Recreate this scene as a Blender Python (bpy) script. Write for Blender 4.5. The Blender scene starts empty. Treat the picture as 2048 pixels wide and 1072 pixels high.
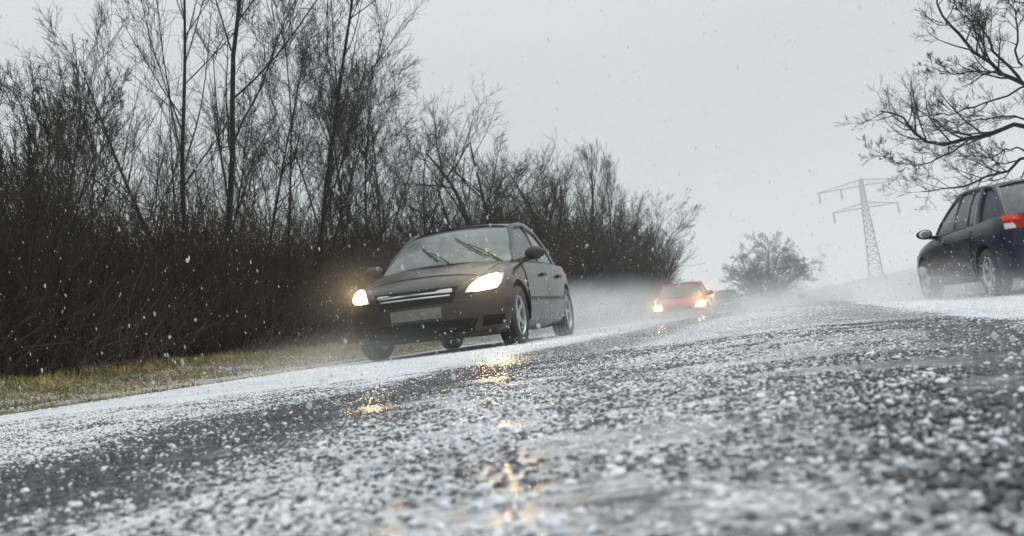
import bpy, bmesh, math, random
import numpy as np
from mathutils import Vector, Matrix, Quaternion
from mathutils.bvhtree import BVHTree

rng = np.random.default_rng(7)
random.seed(7)
scene = bpy.context.scene
COL = scene.collection
R_ = math.radians

# ---------------------------------------------------------------- camera
cam_d = bpy.data.cameras.new('camera')
cam = bpy.data.objects.new('camera', cam_d)
COL.objects.link(cam)
cam_d.sensor_width = 36.0
cam_d.lens = 34.45
cam_d.clip_start = 0.03
cam_d.clip_end = 6000
CAM_H = 0.15
cam.matrix_world = Matrix(((0.94944, 0.15173, 0.27484, 0.0),
                           (0.28186, -0.02642, -0.95909, 0.0),
                           (-0.13826, 0.98807, -0.06785, CAM_H),
                           (0, 0, 0, 1)))
cam_d.dof.use_dof = True
cam_d.dof.focus_distance = 5.5
cam_d.dof.aperture_fstop = 34.45 / 5.6
scene.camera = cam

# ---------------------------------------------------------------- world, sun, exposure
world = bpy.data.worlds.new('World')
scene.world = world
world.use_nodes = True
wn = world.node_tree
bg = wn.nodes['Background']
sky = wn.nodes.new('ShaderNodeTexSky')
sky.sky_type = 'NISHITA'
sky.sun_disc = False
sky.sun_elevation = R_(55)
sky.sun_rotation = R_(60)
sky.air_density = 1.0
sky.dust_density = 6.0
wmix = wn.nodes.new('ShaderNodeMix')
wmix.data_type = 'RGBA'
wmix.inputs[0].default_value = 0.93
wmix.inputs[7].default_value = (6.75, 7.15, 7.25, 1)
wn.links.new(sky.outputs[0], wmix.inputs[6])
# overcast: even near the horizon, brighter overhead
wgeo = wn.nodes.new('ShaderNodeTexCoord')
wsep = wn.nodes.new('ShaderNodeSeparateXYZ')
wn.links.new(wgeo.outputs['Generated'], wsep.inputs[0])
wmr = wn.nodes.new('ShaderNodeMapRange')
wmr.interpolation_type = 'SMOOTHSTEP'
wmr.inputs['From Min'].default_value = 0.2
wmr.inputs['From Max'].default_value = 1.0
wmr.inputs['To Min'].default_value = 1.0
wmr.inputs['To Max'].default_value = 2.1
wn.links.new(wsep.outputs['Z'], wmr.inputs['Value'])
wsc = wn.nodes.new('ShaderNodeVectorMath'); wsc.operation = 'SCALE'
wnz = wn.nodes.new('ShaderNodeTexNoise'); wnz.inputs['Scale'].default_value = 2.2; wnz.inputs['Detail'].default_value = 4
wn.links.new(wgeo.outputs['Generated'], wnz.inputs['Vector'])
wvr = wn.nodes.new('ShaderNodeMapRange'); wvr.inputs['From Min'].default_value = .3; wvr.inputs['From Max'].default_value = .7
wvr.inputs['To Min'].default_value = .955; wvr.inputs['To Max'].default_value = 1.045
wn.links.new(wnz.outputs['Fac'], wvr.inputs['Value'])
wmu = wn.nodes.new('ShaderNodeMath'); wmu.operation = 'MULTIPLY'
wn.links.new(wmr.outputs[0], wmu.inputs[0]); wn.links.new(wvr.outputs[0], wmu.inputs[1])
wn.links.new(wmix.outputs[2], wsc.inputs[0]); wn.links.new(wmu.outputs[0], wsc.inputs['Scale'])
wn.links.new(wsc.outputs[0], bg.inputs['Color'])
bg.inputs['Strength'].default_value = 0.1
sun_d = bpy.data.lights.new('sun', 'SUN')
sun_d.energy = 0.6
sun_d.angle = R_(40)
sun_d.color = (1.0, 0.97, 0.93)
sun = bpy.data.objects.new('sun', sun_d)
COL.objects.link(sun)
sun.rotation_euler = (R_(35), 0, R_(-60 + 180))
scene.view_settings.view_transform = 'Standard'
scene.view_settings.look = 'None'
scene.view_settings.gamma = 1.0
scene.view_settings.exposure = 0.0
scene.view_settings.use_curve_mapping = False
scene.render.engine = 'CYCLES'
cy = scene.cycles
cy.use_denoising = True
cy.max_bounces = 8
cy.volume_bounces = 2
cy.transparent_max_bounces = 16
cy.caustics_reflective = False
cy.caustics_refractive = False
cy.sample_clamp_indirect = 6.0
cy.volume_step_rate = 1.0
cy.volume_max_steps = 256

# ---------------------------------------------------------------- helpers: tagging, linking
def tag(o, label=None, cat=None, group=None, kind=None):
    if label: o['label'] = label
    if cat: o['category'] = cat
    if group: o['group'] = group
    if kind: o['kind'] = kind
    return o

def empty(name, loc, rot=(0, 0, 0)):
    o = bpy.data.objects.new(name, None)
    o.empty_display_size = 0.2
    COL.objects.link(o)
    o.location = loc
    o.rotation_euler = rot
    return o

def link_mesh(name, me, mat, parent=None):
    o = bpy.data.objects.new(name, me)
    COL.objects.link(o)
    if mat is not None and not me.materials:
        me.materials.append(mat)
    if parent: o.parent = parent
    return o

def mesh_np(name, V, faces_flat, nper, smooth=True):
    """V (n,3); faces_flat (m*nper) all faces with nper corners"""
    me = bpy.data.meshes.new(name)
    V = np.asarray(V, np.float32)
    F = np.asarray(faces_flat, np.int32).ravel()
    m = len(F) // nper
    me.vertices.add(len(V)); me.vertices.foreach_set('co', V.ravel())
    me.loops.add(len(F)); me.loops.foreach_set('vertex_index', F)
    me.polygons.add(m)
    me.polygons.foreach_set('loop_start', np.arange(m, dtype=np.int32) * nper)
    me.polygons.foreach_set('loop_total', np.full(m, nper, np.int32))
    me.polygons.foreach_set('use_smooth', np.full(m, smooth))
    me.update(calc_edges=True)
    return me

def bm_obj(name, bm, mat, parent=None, smooth=False):
    bmesh.ops.recalc_face_normals(bm, faces=bm.faces)
    me = bpy.data.meshes.new(name)
    bm.to_mesh(me); bm.free()
    if smooth:
        me.polygons.foreach_set('use_smooth', np.full(len(me.polygons), True))
    return link_mesh(name, me, mat, parent)

def bm_box(bm, c, s, rot=None):
    m = Matrix.Translation(c) @ (rot.to_4x4() if rot else Matrix.Identity(4)) @ Matrix.Diagonal((s[0], s[1], s[2], 1))
    return bmesh.ops.create_cube(bm, size=1.0, matrix=m)['verts']

def bm_bar(bm, a, b, w, h=None, up=(0, 0, 1)):
    a, b = Vector(a), Vector(b)
    h = h or w
    d = (b - a)
    L = d.length
    d.normalize()
    u = Vector(up)
    s = d.cross(u)
    if s.length < 1e-4: s = d.cross(Vector((1, 0, 0)))
    s.normalize()
    u = s.cross(d)
    M = Matrix((s, d, u)).transposed()
    bm_box(bm, (a + b) / 2, (w, L, h), M)

def bm_tube(bm, pts, rad, sides=8):
    pts = [Vector(p) for p in pts]
    if not hasattr(rad, '__len__'): rad = [rad] * len(pts)
    rings = []
    for i, p in enumerate(pts):
        t = (pts[min(i + 1, len(pts) - 1)] - pts[max(i - 1, 0)]).normalized()
        a = t.cross(Vector((0.13, 0.31, 0.94)))
        if a.length < 1e-3: a = t.cross(Vector((1, 0, 0)))
        a.normalize(); b = t.cross(a)
        rings.append([bm.verts.new(p + (a * math.cos(k * 2 * math.pi / sides) + b * math.sin(k * 2 * math.pi / sides)) * rad[i]) for k in range(sides)])
    for r0, r1 in zip(rings, rings[1:]):
        for k in range(sides):
            bm.faces.new((r0[k], r0[(k + 1) % sides], r1[(k + 1) % sides], r1[k]))
    bm.faces.new(rings[0][::-1]); bm.faces.new(rings[-1])

def bm_lathe(bm, prof, axis='x', seg=32, closed=True):
    """prof list of (r, a): radius and position along the axis"""
    rings = []
    for k in range(seg):
        t = 2 * math.pi * k / seg
        row = []
        for r, a in prof:
            p = (a, r * math.cos(t), r * math.sin(t)) if axis == 'x' else (r * math.cos(t), r * math.sin(t), a)
            row.append(bm.verts.new(p))
        rings.append(row)
    n = len(prof)
    for k in range(seg):
        A, B = rings[k], rings[(k + 1) % seg]
        for j in range(n if closed else n - 1):
            j2 = (j + 1) % n
            bm.faces.new((A[j], A[j2], B[j2], B[j]))

# batches of tubes: P (B,n,3), Rr (B,n) -> one mesh's verts and quads
class Tubes:
    def __init__(self): self.V = []; self.F = []; self.n = 0
    def add(self, P, Rr, sides):
        P = np.asarray(P, np.float64); Rr = np.asarray(Rr, np.float64)
        B, n, _ = P.shape
        if B == 0: return
        T = np.gradient(P, axis=1)
        T /= np.linalg.norm(T, axis=2, keepdims=True) + 1e-9
        ref = np.zeros_like(T); ref[..., 0] = 0.83; ref[..., 1] = 0.55
        A = np.cross(T, ref); A /= np.linalg.norm(A, axis=2, keepdims=True) + 1e-9
        C = np.cross(T, A)
        ang = np.arange(sides) * 2 * math.pi / sides
        V = P[:, :, None, :] + Rr[:, :, None, None] * (A[:, :, None, :] * np.cos(ang)[None, None, :, None] + C[:, :, None, :] * np.sin(ang)[None, None, :, None])
        idx = np.arange(B * n * sides).reshape(B, n, sides) + self.n
        a = idx[:, :-1, :]; b = np.roll(idx, -1, axis=2)[:, :-1, :]
        c = np.roll(idx, -1, axis=2)[:, 1:, :]; d = idx[:, 1:, :]
        self.V.append(V.reshape(-1, 3)); self.F.append(np.stack([a, b, c, d], -1).reshape(-1))
        self.n += B * n * sides
    def mesh(self, name):
        return mesh_np(name, np.concatenate(self.V), np.concatenate(self.F), 4, True)

def vnoise(x, y, seed=0):
    """smooth value noise in 0..1, numpy arrays"""
    r = np.random.default_rng(seed).random((64, 64))
    xi = np.floor(x).astype(int); yi = np.floor(y).astype(int)
    fx = x - xi; fy = y - yi
    fx = fx * fx * (3 - 2 * fx); fy = fy * fy * (3 - 2 * fy)
    g = lambda a, b: r[a % 64, b % 64]
    return (g(xi, yi) * (1 - fx) + g(xi + 1, yi) * fx) * (1 - fy) + (g(xi, yi + 1) * (1 - fx) + g(xi + 1, yi + 1) * fx) * fy

# ---------------------------------------------------------------- materials
def new_mat(name):
    m = bpy.data.materials.new(name)
    m.use_nodes = True
    nt = m.node_tree
    return m, nt, nt.nodes['Principled BSDF']

def simple(name, col, rough=0.5, metal=0.0, ior=1.5, coat=0.0, noise=0.0, nscale=20.0, bump=0.0, bscale=200.0, emit=None, es=0.0, spec=0.5):
    m, nt, p = new_mat(name)
    p.inputs['Base Color'].default_value = (*col, 1)
    p.inputs['Roughness'].default_value = rough
    p.inputs['Metallic'].default_value = metal
    p.inputs['IOR'].default_value = ior
    p.inputs['Coat Weight'].default_value = coat
    p.inputs['Coat Roughness'].default_value = 0.08
    p.inputs['Specular IOR Level'].default_value = spec
    if emit:
        p.inputs['Emission Color'].default_value = (*emit, 1)
        p.inputs['Emission Strength'].default_value = es
    tc = nt.nodes.new('ShaderNodeTexCoord')
    if noise > 0:
        nz = nt.nodes.new('ShaderNodeTexNoise'); nz.inputs['Scale'].default_value = nscale; nz.inputs['Detail'].default_value = 5
        nt.links.new(tc.outputs['Object'], nz.inputs['Vector'])
        mr = nt.nodes.new('ShaderNodeMapRange')
        mr.inputs['From Min'].default_value = 0.3; mr.inputs['From Max'].default_value = 0.7
        mr.inputs['To Min'].default_value = 1 - noise; mr.inputs['To Max'].default_value = 1 + noise
        nt.links.new(nz.outputs['Fac'], mr.inputs['Value'])
        vm = nt.nodes.new('ShaderNodeVectorMath'); vm.operation = 'SCALE'
        vm.inputs[0].default_value = col
        nt.links.new(mr.outputs[0], vm.inputs['Scale'])
        nt.links.new(vm.outputs[0], p.inputs['Base Color'])
    if bump > 0:
        nz = nt.nodes.new('ShaderNodeTexNoise'); nz.inputs['Scale'].default_value = bscale; nz.inputs['Detail'].default_value = 3
        nt.links.new(tc.outputs['Object'], nz.inputs['Vector'])
        bp = nt.nodes.new('ShaderNodeBump'); bp.inputs['Strength'].default_value = bump; bp.inputs['Distance'].default_value = 0.004
        nt.links.new(nz.outputs['Fac'], bp.inputs['Height'])
        nt.links.new(bp.outputs[0], p.inputs['Normal'])
    return m

def wet_paint(name, col, flake=0.3):
    """car paint under water drops and clinging ice"""
    m, nt, p = new_mat(name)
    N, Lk = nt.nodes, nt.links
    tc = N.new('ShaderNodeTexCoord')
    vo = N.new('ShaderNodeTexVoronoi'); vo.inputs['Scale'].default_value = 34
    Lk.new(tc.outputs['Object'], vo.inputs['Vector'])
    drop = N.new('ShaderNodeMapRange'); drop.inputs['From Min'].default_value = 0.12; drop.inputs['From Max'].default_value = 0.26
    drop.inputs['To Min'].default_value = 1; drop.inputs['To Max'].default_value = 0
    Lk.new(vo.outputs['Distance'], drop.inputs['Value'])
    nz = N.new('ShaderNodeTexNoise'); nz.inputs['Scale'].default_value = 5; nz.inputs['Detail'].default_value = 6
    Lk.new(tc.outputs['Object'], nz.inputs['Vector'])
    dirt = N.new('ShaderNodeMapRange'); dirt.inputs['From Min'].default_value = 0.42; dirt.inputs['From Max'].default_value = 0.75
    Lk.new(nz.outputs['Fac'], dirt.inputs['Value'])
    mx = N.new('ShaderNodeMix'); mx.data_type = 'RGBA'
    mx.inputs[6].default_value = (*col, 1)
    mx.inputs[7].default_value = tuple(c * 1.6 + .012 for c in col) + (1,)
    ml = N.new('ShaderNodeMath'); ml.operation = 'MULTIPLY'; ml.inputs[1].default_value = 0.35
    Lk.new(dirt.outputs[0], ml.inputs[0]); Lk.new(ml.outputs[0], mx.inputs[0])
    Lk.new(mx.outputs[2], p.inputs['Base Color'])
    p.inputs['Metallic'].default_value = flake
    rg = N.new('ShaderNodeMapRange'); rg.inputs['To Min'].default_value = 0.20; rg.inputs['To Max'].default_value = 0.42
    p.inputs['Specular IOR Level'].default_value = 0.16
    Lk.new(nz.outputs['Fac'], rg.inputs['Value']); Lk.new(rg.outputs[0], p.inputs['Roughness'])
    p.inputs['Coat Weight'].default_value = 0.42
    p.inputs['Coat Roughness'].default_value = 0.03
    bp = N.new('ShaderNodeBump'); bp.inputs['Strength'].default_value = 0.35; bp.inputs['Distance'].default_value = 0.006
    Lk.new(drop.outputs[0], bp.inputs['Height'])
    Lk.new(bp.outputs[0], p.inputs['Normal']); Lk.new(bp.outputs[0], p.inputs['Coat Normal'])
    return m

def wet_glass(name, film=0.25, tint=(0.55, 0.66, 0.64), filmcol=(0.42, 0.50, 0.49)):
    """window glass carrying a broken film of water and ice"""
    m, nt, p = new_mat(name)
    N, Lk = nt.nodes, nt.links
    out = N['Material Output']
    N.remove(p)
    gl = N.new('ShaderNodeBsdfGlossy'); gl.inputs['Roughness'].default_value = 0.06
    tr = N.new('ShaderNodeBsdfTransparent'); tr.inputs['Color'].default_value = (*tint, 1)
    df = N.new('ShaderNodeBsdfDiffuse'); df.inputs['Color'].default_value = (*filmcol, 1)
    tc = N.new('ShaderNodeTexCoord')
    nz = N.new('ShaderNodeTexNoise'); nz.inputs['Scale'].default_value = 9; nz.inputs['Detail'].default_value = 8; nz.inputs['Roughness'].default_value = 0.7
    Lk.new(tc.outputs['Object'], nz.inputs['Vector'])
    mr = N.new('ShaderNodeMapRange'); mr.inputs['From Min'].default_value = 0.3; mr.inputs['From Max'].default_value = 0.7
    mr.inputs['To Min'].default_value = film * 0.5; mr.inputs['To Max'].default_value = film * 1.5
    Lk.new(nz.outputs['Fac'], mr.inputs['Value'])
    m1 = N.new('ShaderNodeMixShader'); Lk.new(mr.outputs[0], m1.inputs[0]); Lk.new(tr.outputs[0], m1.inputs[1]); Lk.new(df.outputs[0], m1.inputs[2])
    fr = N.new('ShaderNodeFresnel'); fr.inputs['IOR'].default_value = 1.6
    bp = N.new('ShaderNodeBump'); bp.inputs['Strength'].default_value = 0.15; bp.inputs['Distance'].default_value = 0.004
    nz2 = N.new('ShaderNodeTexNoise'); nz2.inputs['Scale'].default_value = 60
    Lk.new(tc.outputs['Object'], nz2.inputs['Vector']); Lk.new(nz2.outputs['Fac'], bp.inputs['Height'])
    Lk.new(bp.outputs[0], gl.inputs['Normal'])
    m2 = N.new('ShaderNodeMixShader'); Lk.new(fr.outputs[0], m2.inputs[0]); Lk.new(m1.outputs[0], m2.inputs[1]); Lk.new(gl.outputs[0], m2.inputs[2])
    Lk.new(m2.outputs[0], out.inputs['Surface'])
    return m

def bark(name, c1, c2, scale=18):
    m, nt, p = new_mat(name)
    N, Lk = nt.nodes, nt.links
    tc = N.new('ShaderNodeTexCoord')
    nz = N.new('ShaderNodeTexNoise'); nz.inputs['Scale'].default_value = scale; nz.inputs['Detail'].default_value = 4
    Lk.new(tc.outputs['Object'], nz.inputs['Vector'])
    cr = N.new('ShaderNodeValToRGB')
    cr.color_ramp.elements[0].position = 0.35; cr.color_ramp.elements[0].color = (*c1, 1)
    cr.color_ramp.elements[1].position = 0.7; cr.color_ramp.elements[1].color = (*c2, 1)
    Lk.new(nz.outputs['Fac'], cr.inputs[0]); Lk.new(cr.outputs[0], p.inputs['Base Color'])
    p.inputs['Roughness'].default_value = 0.75
    p.inputs['Specular IOR Level'].default_value = 0.25
    return m

M = {}
M['rubber'] = simple('tyre rubber', (0.022, 0.022, 0.022), 0.6, noise=0.3, nscale=14)
M['alloy'] = simple('alloy wheel', (0.42, 0.43, 0.44), 0.36, metal=0.7, noise=0.12, nscale=8)
M['chrome'] = simple('chrome trim', (0.78, 0.78, 0.78), 0.18, metal=1.0)
M['black'] = simple('black plastic', (0.010, 0.010, 0.011), 0.5, noise=0.3, nscale=30)
M['arch'] = simple('wheel arch liner', (0.006, 0.006, 0.006), 0.9, spec=.05)
M['interior'] = simple('cabin fabric', (0.03, 0.03, 0.032), 0.85, noise=0.3)
M['plate'] = simple('dirty number plate', (0.13, 0.12, 0.105), 0.55, noise=0.35, nscale=12)
M['redlens'] = simple('red tail lamp', (0.26, 0.004, 0.004), 0.3, spec=.2, emit=(1, 0.03, 0.02), es=0.07)
M['clearlens'] = simple('pale indicator lens', (0.62, 0.56, 0.52), 0.15, coat=0.6)
M['greylens'] = simple('unlit headlamp glass', (0.5, 0.52, 0.54), 0.12, coat=0.7)
M['lamp'] = simple('lit headlamp', (0.9, 0.85, 0.7), 0.2, emit=(1.0, 0.72, 0.36), es=150)
M['lampfar'] = simple('lit headlamp yellow', (0.9, 0.85, 0.6), 0.2, emit=(1.0, 0.68, 0.26), es=170)
M['paint_brown'] = wet_paint('brown car paint', (0.020, 0.0155, 0.013), 0.0)
M['paint_navy'] = wet_paint('navy car paint', (0.004, 0.0075, 0.025), 0.0)
M['paint_red'] = wet_paint('red car paint', (0.36, 0.010, 0.008), 0.0)
M['paint_grey'] = wet_paint('charcoal car paint', (0.05, 0.052, 0.056))
M['glass'] = wet_glass('wet window glass', 0.16)
M['screen'] = wet_glass('wet windscreen glass', 0.32, filmcol=(0.36, 0.45, 0.43))
M['bark_dark'] = bark('wet dark bark', (0.008, 0.007, 0.0065), (0.028, 0.025, 0.021))
M['twig_brown'] = bark('brown twigs', (0.006, 0.0045, 0.0035), (0.060, 0.041, 0.026), 2.6)
M['twig_grey'] = bark('grey twigs', (0.022, 0.020, 0.017), (0.055, 0.050, 0.043), 3)
M['steel'] = simple('galvanised steel', (0.09, 0.095, 0.095), 0.6, metal=0.3, noise=0.2, nscale=0.4)
M['insulator'] = simple('insulator glass', (0.10, 0.11, 0.11), 0.3)

# ---------------------------------------------------------------- ground profile
ROAD_L, ROAD_R = -5.6, 5.2
def bend(y):
    """the road runs straight, then bends away to the left"""
    y = np.asarray(y, float)
    t = np.clip(y - 48, 0, 150)
    return -(t ** 2) / 340.0 - np.clip(y - 198, 0, None) * (300 / 340.0)
def dip(y):
    """the road sinks a little beyond its first crest"""
    t = np.clip((np.asarray(y, float) - 18) / 17, 0, 1)
    return -.42 * t * t * (3 - 2 * t)
def road_z(u, y=0.0):
    u = np.asarray(u, float)
    return np.interp(u, [-6, .1, .6, 1.7, 2.2, 5.4], [.0915, 0, -.03, -.17, -.205, -.315]) + dip(y)
def ground_z(u, y):
    u = np.asarray(u, float); y = np.asarray(y, float)
    zl = float(road_z(ROAD_L)); zr = float(road_z(ROAD_R))
    left = np.interp(-u, [5.6, 6.2, 8.2, 11, 16, 30, 200, 700], [zl, zl + .03, .42, .75, 1.3, 1.9, 3.0, 4.0])
    right = np.interp(u, [5.2, 6.0, 8.0, 10.0, 30, 1100], [zr, zr - .05, -.62, -.70, -.9, -1.1])
    z = np.where(u < ROAD_L, left, np.where(u > ROAD_R, right, road_z(u))) + dip(y) * np.clip(1.6 - np.abs(u) / 40, 0, 1)
    off = (u < ROAD_L - .3) | (u > ROAD_R + .3)
    z = z + np.where(off, 0.10 * (vnoise(u * .9 + 40, y * .9 + 40, 3) - .5) + 0.04 * (vnoise(u * 3.1, y * 3.1 + 9, 4) - .5), 0)
    return z

def sheet(name, us, ys, zoff=0.0, follow=True):
    U, Yg = np.meshgrid(us, ys)
    Z = ground_z(U, Yg) + zoff
    Xg = U + bend(Yg)
    V = np.stack([Xg, Yg, Z], -1).reshape(-1, 3)
    nu, ny = len(us), len(ys)
    i = np.arange(ny - 1)[:, None] * nu + np.arange(nu - 1)[None, :]
    F = np.stack([i, i + 1, i + 1 + nu, i + nu], -1).reshape(-1)
    return mesh_np(name, V, F, 4, True)

ys_all = np.concatenate([np.arange(-25, 40, .5), np.arange(40, 210, 2.0), np.geomspace(210, 1500, 24)])

# --- road material: wet asphalt under a patchy layer of slush and ice
def road_material():
    m, nt, p = new_mat('wet asphalt with slush')
    N, Lk = nt.nodes, nt.links
    tc = N.new('ShaderNodeTexCoord')
    def noise(scale, detail=4, rough=.55, sc=(1, 1, 1)):
        mp = N.new('ShaderNodeMapping'); mp.inputs['Scale'].default_value = sc
        Lk.new(tc.outputs['Object'], mp.inputs['Vector'])
        n = N.new('ShaderNodeTexNoise'); n.inputs['Scale'].default_value = scale
        n.inputs['Detail'].default_value = detail; n.inputs['Roughness'].default_value = rough
        Lk.new(mp.outputs[0], n.inputs['Vector'])
        return n.outputs['Fac']
    def rmap(v, a, b, c=0., d=1.):
        r = N.new('ShaderNodeMapRange'); r.inputs['From Min'].default_value = a; r.inputs['From Max'].default_value = b
        r.inputs['To Min'].default_value = c; r.inputs['To Max'].default_value = d
        Lk.new(v, r.inputs['Value']); return r.outputs[0]
    def math_(op, a, b):
        n = N.new('ShaderNodeMath'); n.operation = op
        for k, v in enumerate((a, b)):
            if isinstance(v, (int, float)): n.inputs[k].default_value = v
            else: Lk.new(v, n.inputs[k])
        return n.outputs[0]
    sx = N.new('ShaderNodeSeparateXYZ'); Lk.new(tc.outputs['Object'], sx.inputs[0])
    # how much ice lies in each wheel-swept band across the road
    lat = math_('ADD', sx.outputs['X'], math_('MULTIPLY', math_('SUBTRACT', noise(1.3, 3), .5), .45))
    lat01 = rmap(lat, -6, 6)
    cr = N.new('ShaderNodeValToRGB')
    el = cr.color_ramp.elements
    el[0].position = 0.0; el[0].color = (.75,) * 3 + (1,)
    el[1].position = 1.0; el[1].color = (.75,) * 3 + (1,)
    for u, v in ((-1.95, .85), (-1.65, .12), (-1.1, .12), (-.75, .6), (-.05, .45), (.30, .14), (.55, .16), (.75, .8), (1.6, .9)):
        e = el.new((u + 6) / 12); e.color = (v, v, v, 1)
    Lk.new(lat01, cr.inputs[0])
    band = cr.outputs[0]
    fine = noise(55, 5, .7)
    mid = noise(9, 5, .65)
    s = math_('ADD', math_('MULTIPLY', fine, .55), math_('MULTIPLY', mid, .45))
    thr = math_('SUBTRACT', .622, math_('MULTIPLY', band, .34))
    slush = math_('SUBTRACT', s, thr)
    slush = rmap(slush, -.05, .14)
    grit = rmap(noise(420, 2), .3, .7, .5, 1.5)
    asp = N.new('ShaderNodeVectorMath'); asp.operation = 'SCALE'; asp.inputs[0].default_value = (.030, .031, .034)
    Lk.new(grit, asp.inputs['Scale'])
    mx = N.new('ShaderNodeMix'); mx.data_type = 'RGBA'
    Lk.new(math_('MULTIPLY', slush, .88), mx.inputs[0]); Lk.new(asp.outputs[0], mx.inputs[6])
    mx.inputs[7].default_value = (.68, .72, .76, 1)
    Lk.new(mx.outputs[2], p.inputs['Base Color'])
    puddle = rmap(noise(2.2, 3), .42, .62)
    rr = math_('ADD', math_('MULTIPLY', puddle, .20), .09)
    rr = math_('ADD', rr, math_('MULTIPLY', slush, .25))
    Lk.new(rr, p.inputs['Roughness'])
    p.inputs['IOR'].default_value = 1.36
    b = N.new('ShaderNodeBump'); b.inputs['Strength'].default_value = .75; b.inputs['Distance'].default_value = .006
    hgt = math_('ADD', math_('ADD', math_('MULTIPLY', noise(120, 3), .5), math_('MULTIPLY', slush, .6)), math_('MULTIPLY', noise(28, 4, .6, (1, .5, 1)), .9))
    Lk.new(hgt, b.inputs['Height']); Lk.new(b.outputs[0], p.inputs['Normal'])
    return m
M['road'] = road_material()

def soil_material():
    m, nt, p = new_mat('verge soil and litter')
    N, Lk = nt.nodes, nt.links
    tc = N.new('ShaderNodeTexCoord')
    n1 = N.new('ShaderNodeTexNoise'); n1.inputs['Scale'].default_value = 3.0; n1.inputs['Detail'].default_value = 8; n1.inputs['Roughness'].default_value = .7
    Lk.new(tc.outputs['Object'], n1.inputs['Vector'])
    cr = N.new('ShaderNodeValToRGB'); el = cr.color_ramp.elements
    el[0].position = .3; el[0].color = (.020, .016, .011, 1)
    el[1].position = .75; el[1].color = (.085, .072, .035, 1)
    e = el.new(.5); e.color = (.05, .042, .022, 1)
    Lk.new(n1.outputs['Fac'], cr.inputs[0]); Lk.new(cr.outputs[0], p.inputs['Base Color'])
    p.inputs['Roughness'].default_value = .9
    b = N.new('ShaderNodeBump'); b.inputs['Strength'].default_value = .6; b.inputs['Distance'].default_value = .03
    n2 = N.new('ShaderNodeTexNoise'); n2.inputs['Scale'].default_value = 25
    Lk.new(tc.outputs['Object'], n2.inputs['Vector']); Lk.new(n2.outputs['Fac'], b.inputs['Height']); Lk.new(b.outputs[0], p.inputs['Normal'])
    return m
M['soil'] = soil_material()
M['field'] = simple('field whitened by hail', (.36, .37, .35), .85, noise=.3, nscale=.06)
M['hill'] = simple('far wooded hill', (.05, .055, .045), .9, noise=.3, nscale=.02)
M['paintline'] = simple('worn road paint', (.72, .72, .70), .5, noise=.3, nscale=8)

rd = link_mesh('road', sheet('road', np.concatenate([[ROAD_L], np.arange(-5.4, 5.2, .3), [ROAD_R]]), ys_all), M['road'])
tag(rd, 'wet dark asphalt road littered with hailstones', kind='structure')
vl = link_mesh('verge_ground', sheet('verge_ground', np.concatenate([[-700, -400, -200, -100, -60, -40], np.arange(-32, -16, 2.0), np.arange(-16, -5.7, .35), [ROAD_L]]), ys_all), M['soil'])
tag(vl, 'bank of litter and soil rising beside the road', kind='structure')
fl = link_mesh('field', sheet('field', np.concatenate([[ROAD_R], np.arange(5.4, 12, .4), [14, 18, 24, 30, 45, 70, 110, 200, 350, 600, 1300]]), ys_all), M['field'])
tag(fl, 'open grey green field fading into rain', kind='structure')

# edge line painted on the left edge of the road
def painted_line(name, u0, u1, y0, y1):
    ys = np.arange(y0, y1, .5)
    return link_mesh(name, sheet(name, np.array([u0, (u0 + u1) / 2, u1]), ys, .004), M['paintline'])
tag(painted_line('edge_line', -5.42, -5.30, -20, 120), 'worn white edge line along the road', kind='structure')

# far wooded hill
def hill():
    xs = np.linspace(-500, 900, 90)
    prof = 5 + 7 * vnoise(xs / 130 + 5, xs * 0, 11) + 3.5 * vnoise(xs / 22, xs * 0 + 3, 12)
    prof *= np.clip((xs + 120) / 200, .35, 1)
    rows = []
    for k, f in enumerate((0, .55, .9, 1, .8, 0)):
        yy = 1000 + k * 60
        rows.append(np.stack([xs, np.full_like(xs, yy) + 20 * vnoise(xs / 40, xs * 0 + k, 5), -1.3 + prof * f], -1))
    V = np.concatenate(rows); nu = len(xs)
    i = np.arange(5)[:, None] * nu + np.arange(nu - 1)[None, :]
    return mesh_np('hills', V, np.stack([i, i + 1, i + 1 + nu, i + nu], -1).reshape(-1), 4)
tag(link_mesh('hills', hill(), M['hill']), 'low wooded rise at the far side of the field', kind='structure')

# ---------------------------------------------------------------- trees
UP = np.array([0, 0, 1.0])
def unit(v): return v / (np.linalg.norm(v, axis=-1, keepdims=True) + 1e-9)

def spawn(P, Rr, count, t0, t1, ang, angv, ratio, L, n, up, wig, rfac, rg, len_taper=.5, rmin=.0012):
    """children of every parent polyline; P (B,n,3), Rr (B,n), L (B,) lengths -> the same for the children"""
    B, pn, _ = P.shape
    par = np.repeat(np.arange(B), count)
    t = rg.uniform(t0, t1, len(par)) ** .85
    f = t * (pn - 1); i = np.minimum(f.astype(int), pn - 2); fr = (f - i)[:, None]
    base = P[par, i] * (1 - fr) + P[par, i + 1] * fr
    tan = unit(P[par, i + 1] - P[par, i])
    rad = Rr[par, i] * (1 - fr[:, 0]) + Rr[par, i + 1] * fr[:, 0]
    rnd = unit(rg.normal(size=(len(par), 3)))
    side = unit(rnd - tan * (rnd * tan).sum(1, keepdims=True))
    a = np.radians(rg.normal(ang, angv, len(par)))[:, None]
    d = tan * np.cos(a) + side * np.sin(a)
    ln = L[par] * ratio * (1 - len_taper * t) * rg.uniform(.7, 1.25, len(par))
    pts = [base]; cur = base; dd = d
    for k in range(n - 1):
        dd = unit(dd + up * UP + wig * rg.normal(size=dd.shape))
        cur = cur + dd * (ln / (n - 1))[:, None]
        pts.append(cur)
    PP = np.stack(pts, 1)
    r0 = np.maximum(rad * rfac, rmin * 1.5)
    tp = np.linspace(1, .28, n)[None, :]
    return PP, np.maximum(r0[:, None] * tp, rmin), ln

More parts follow.
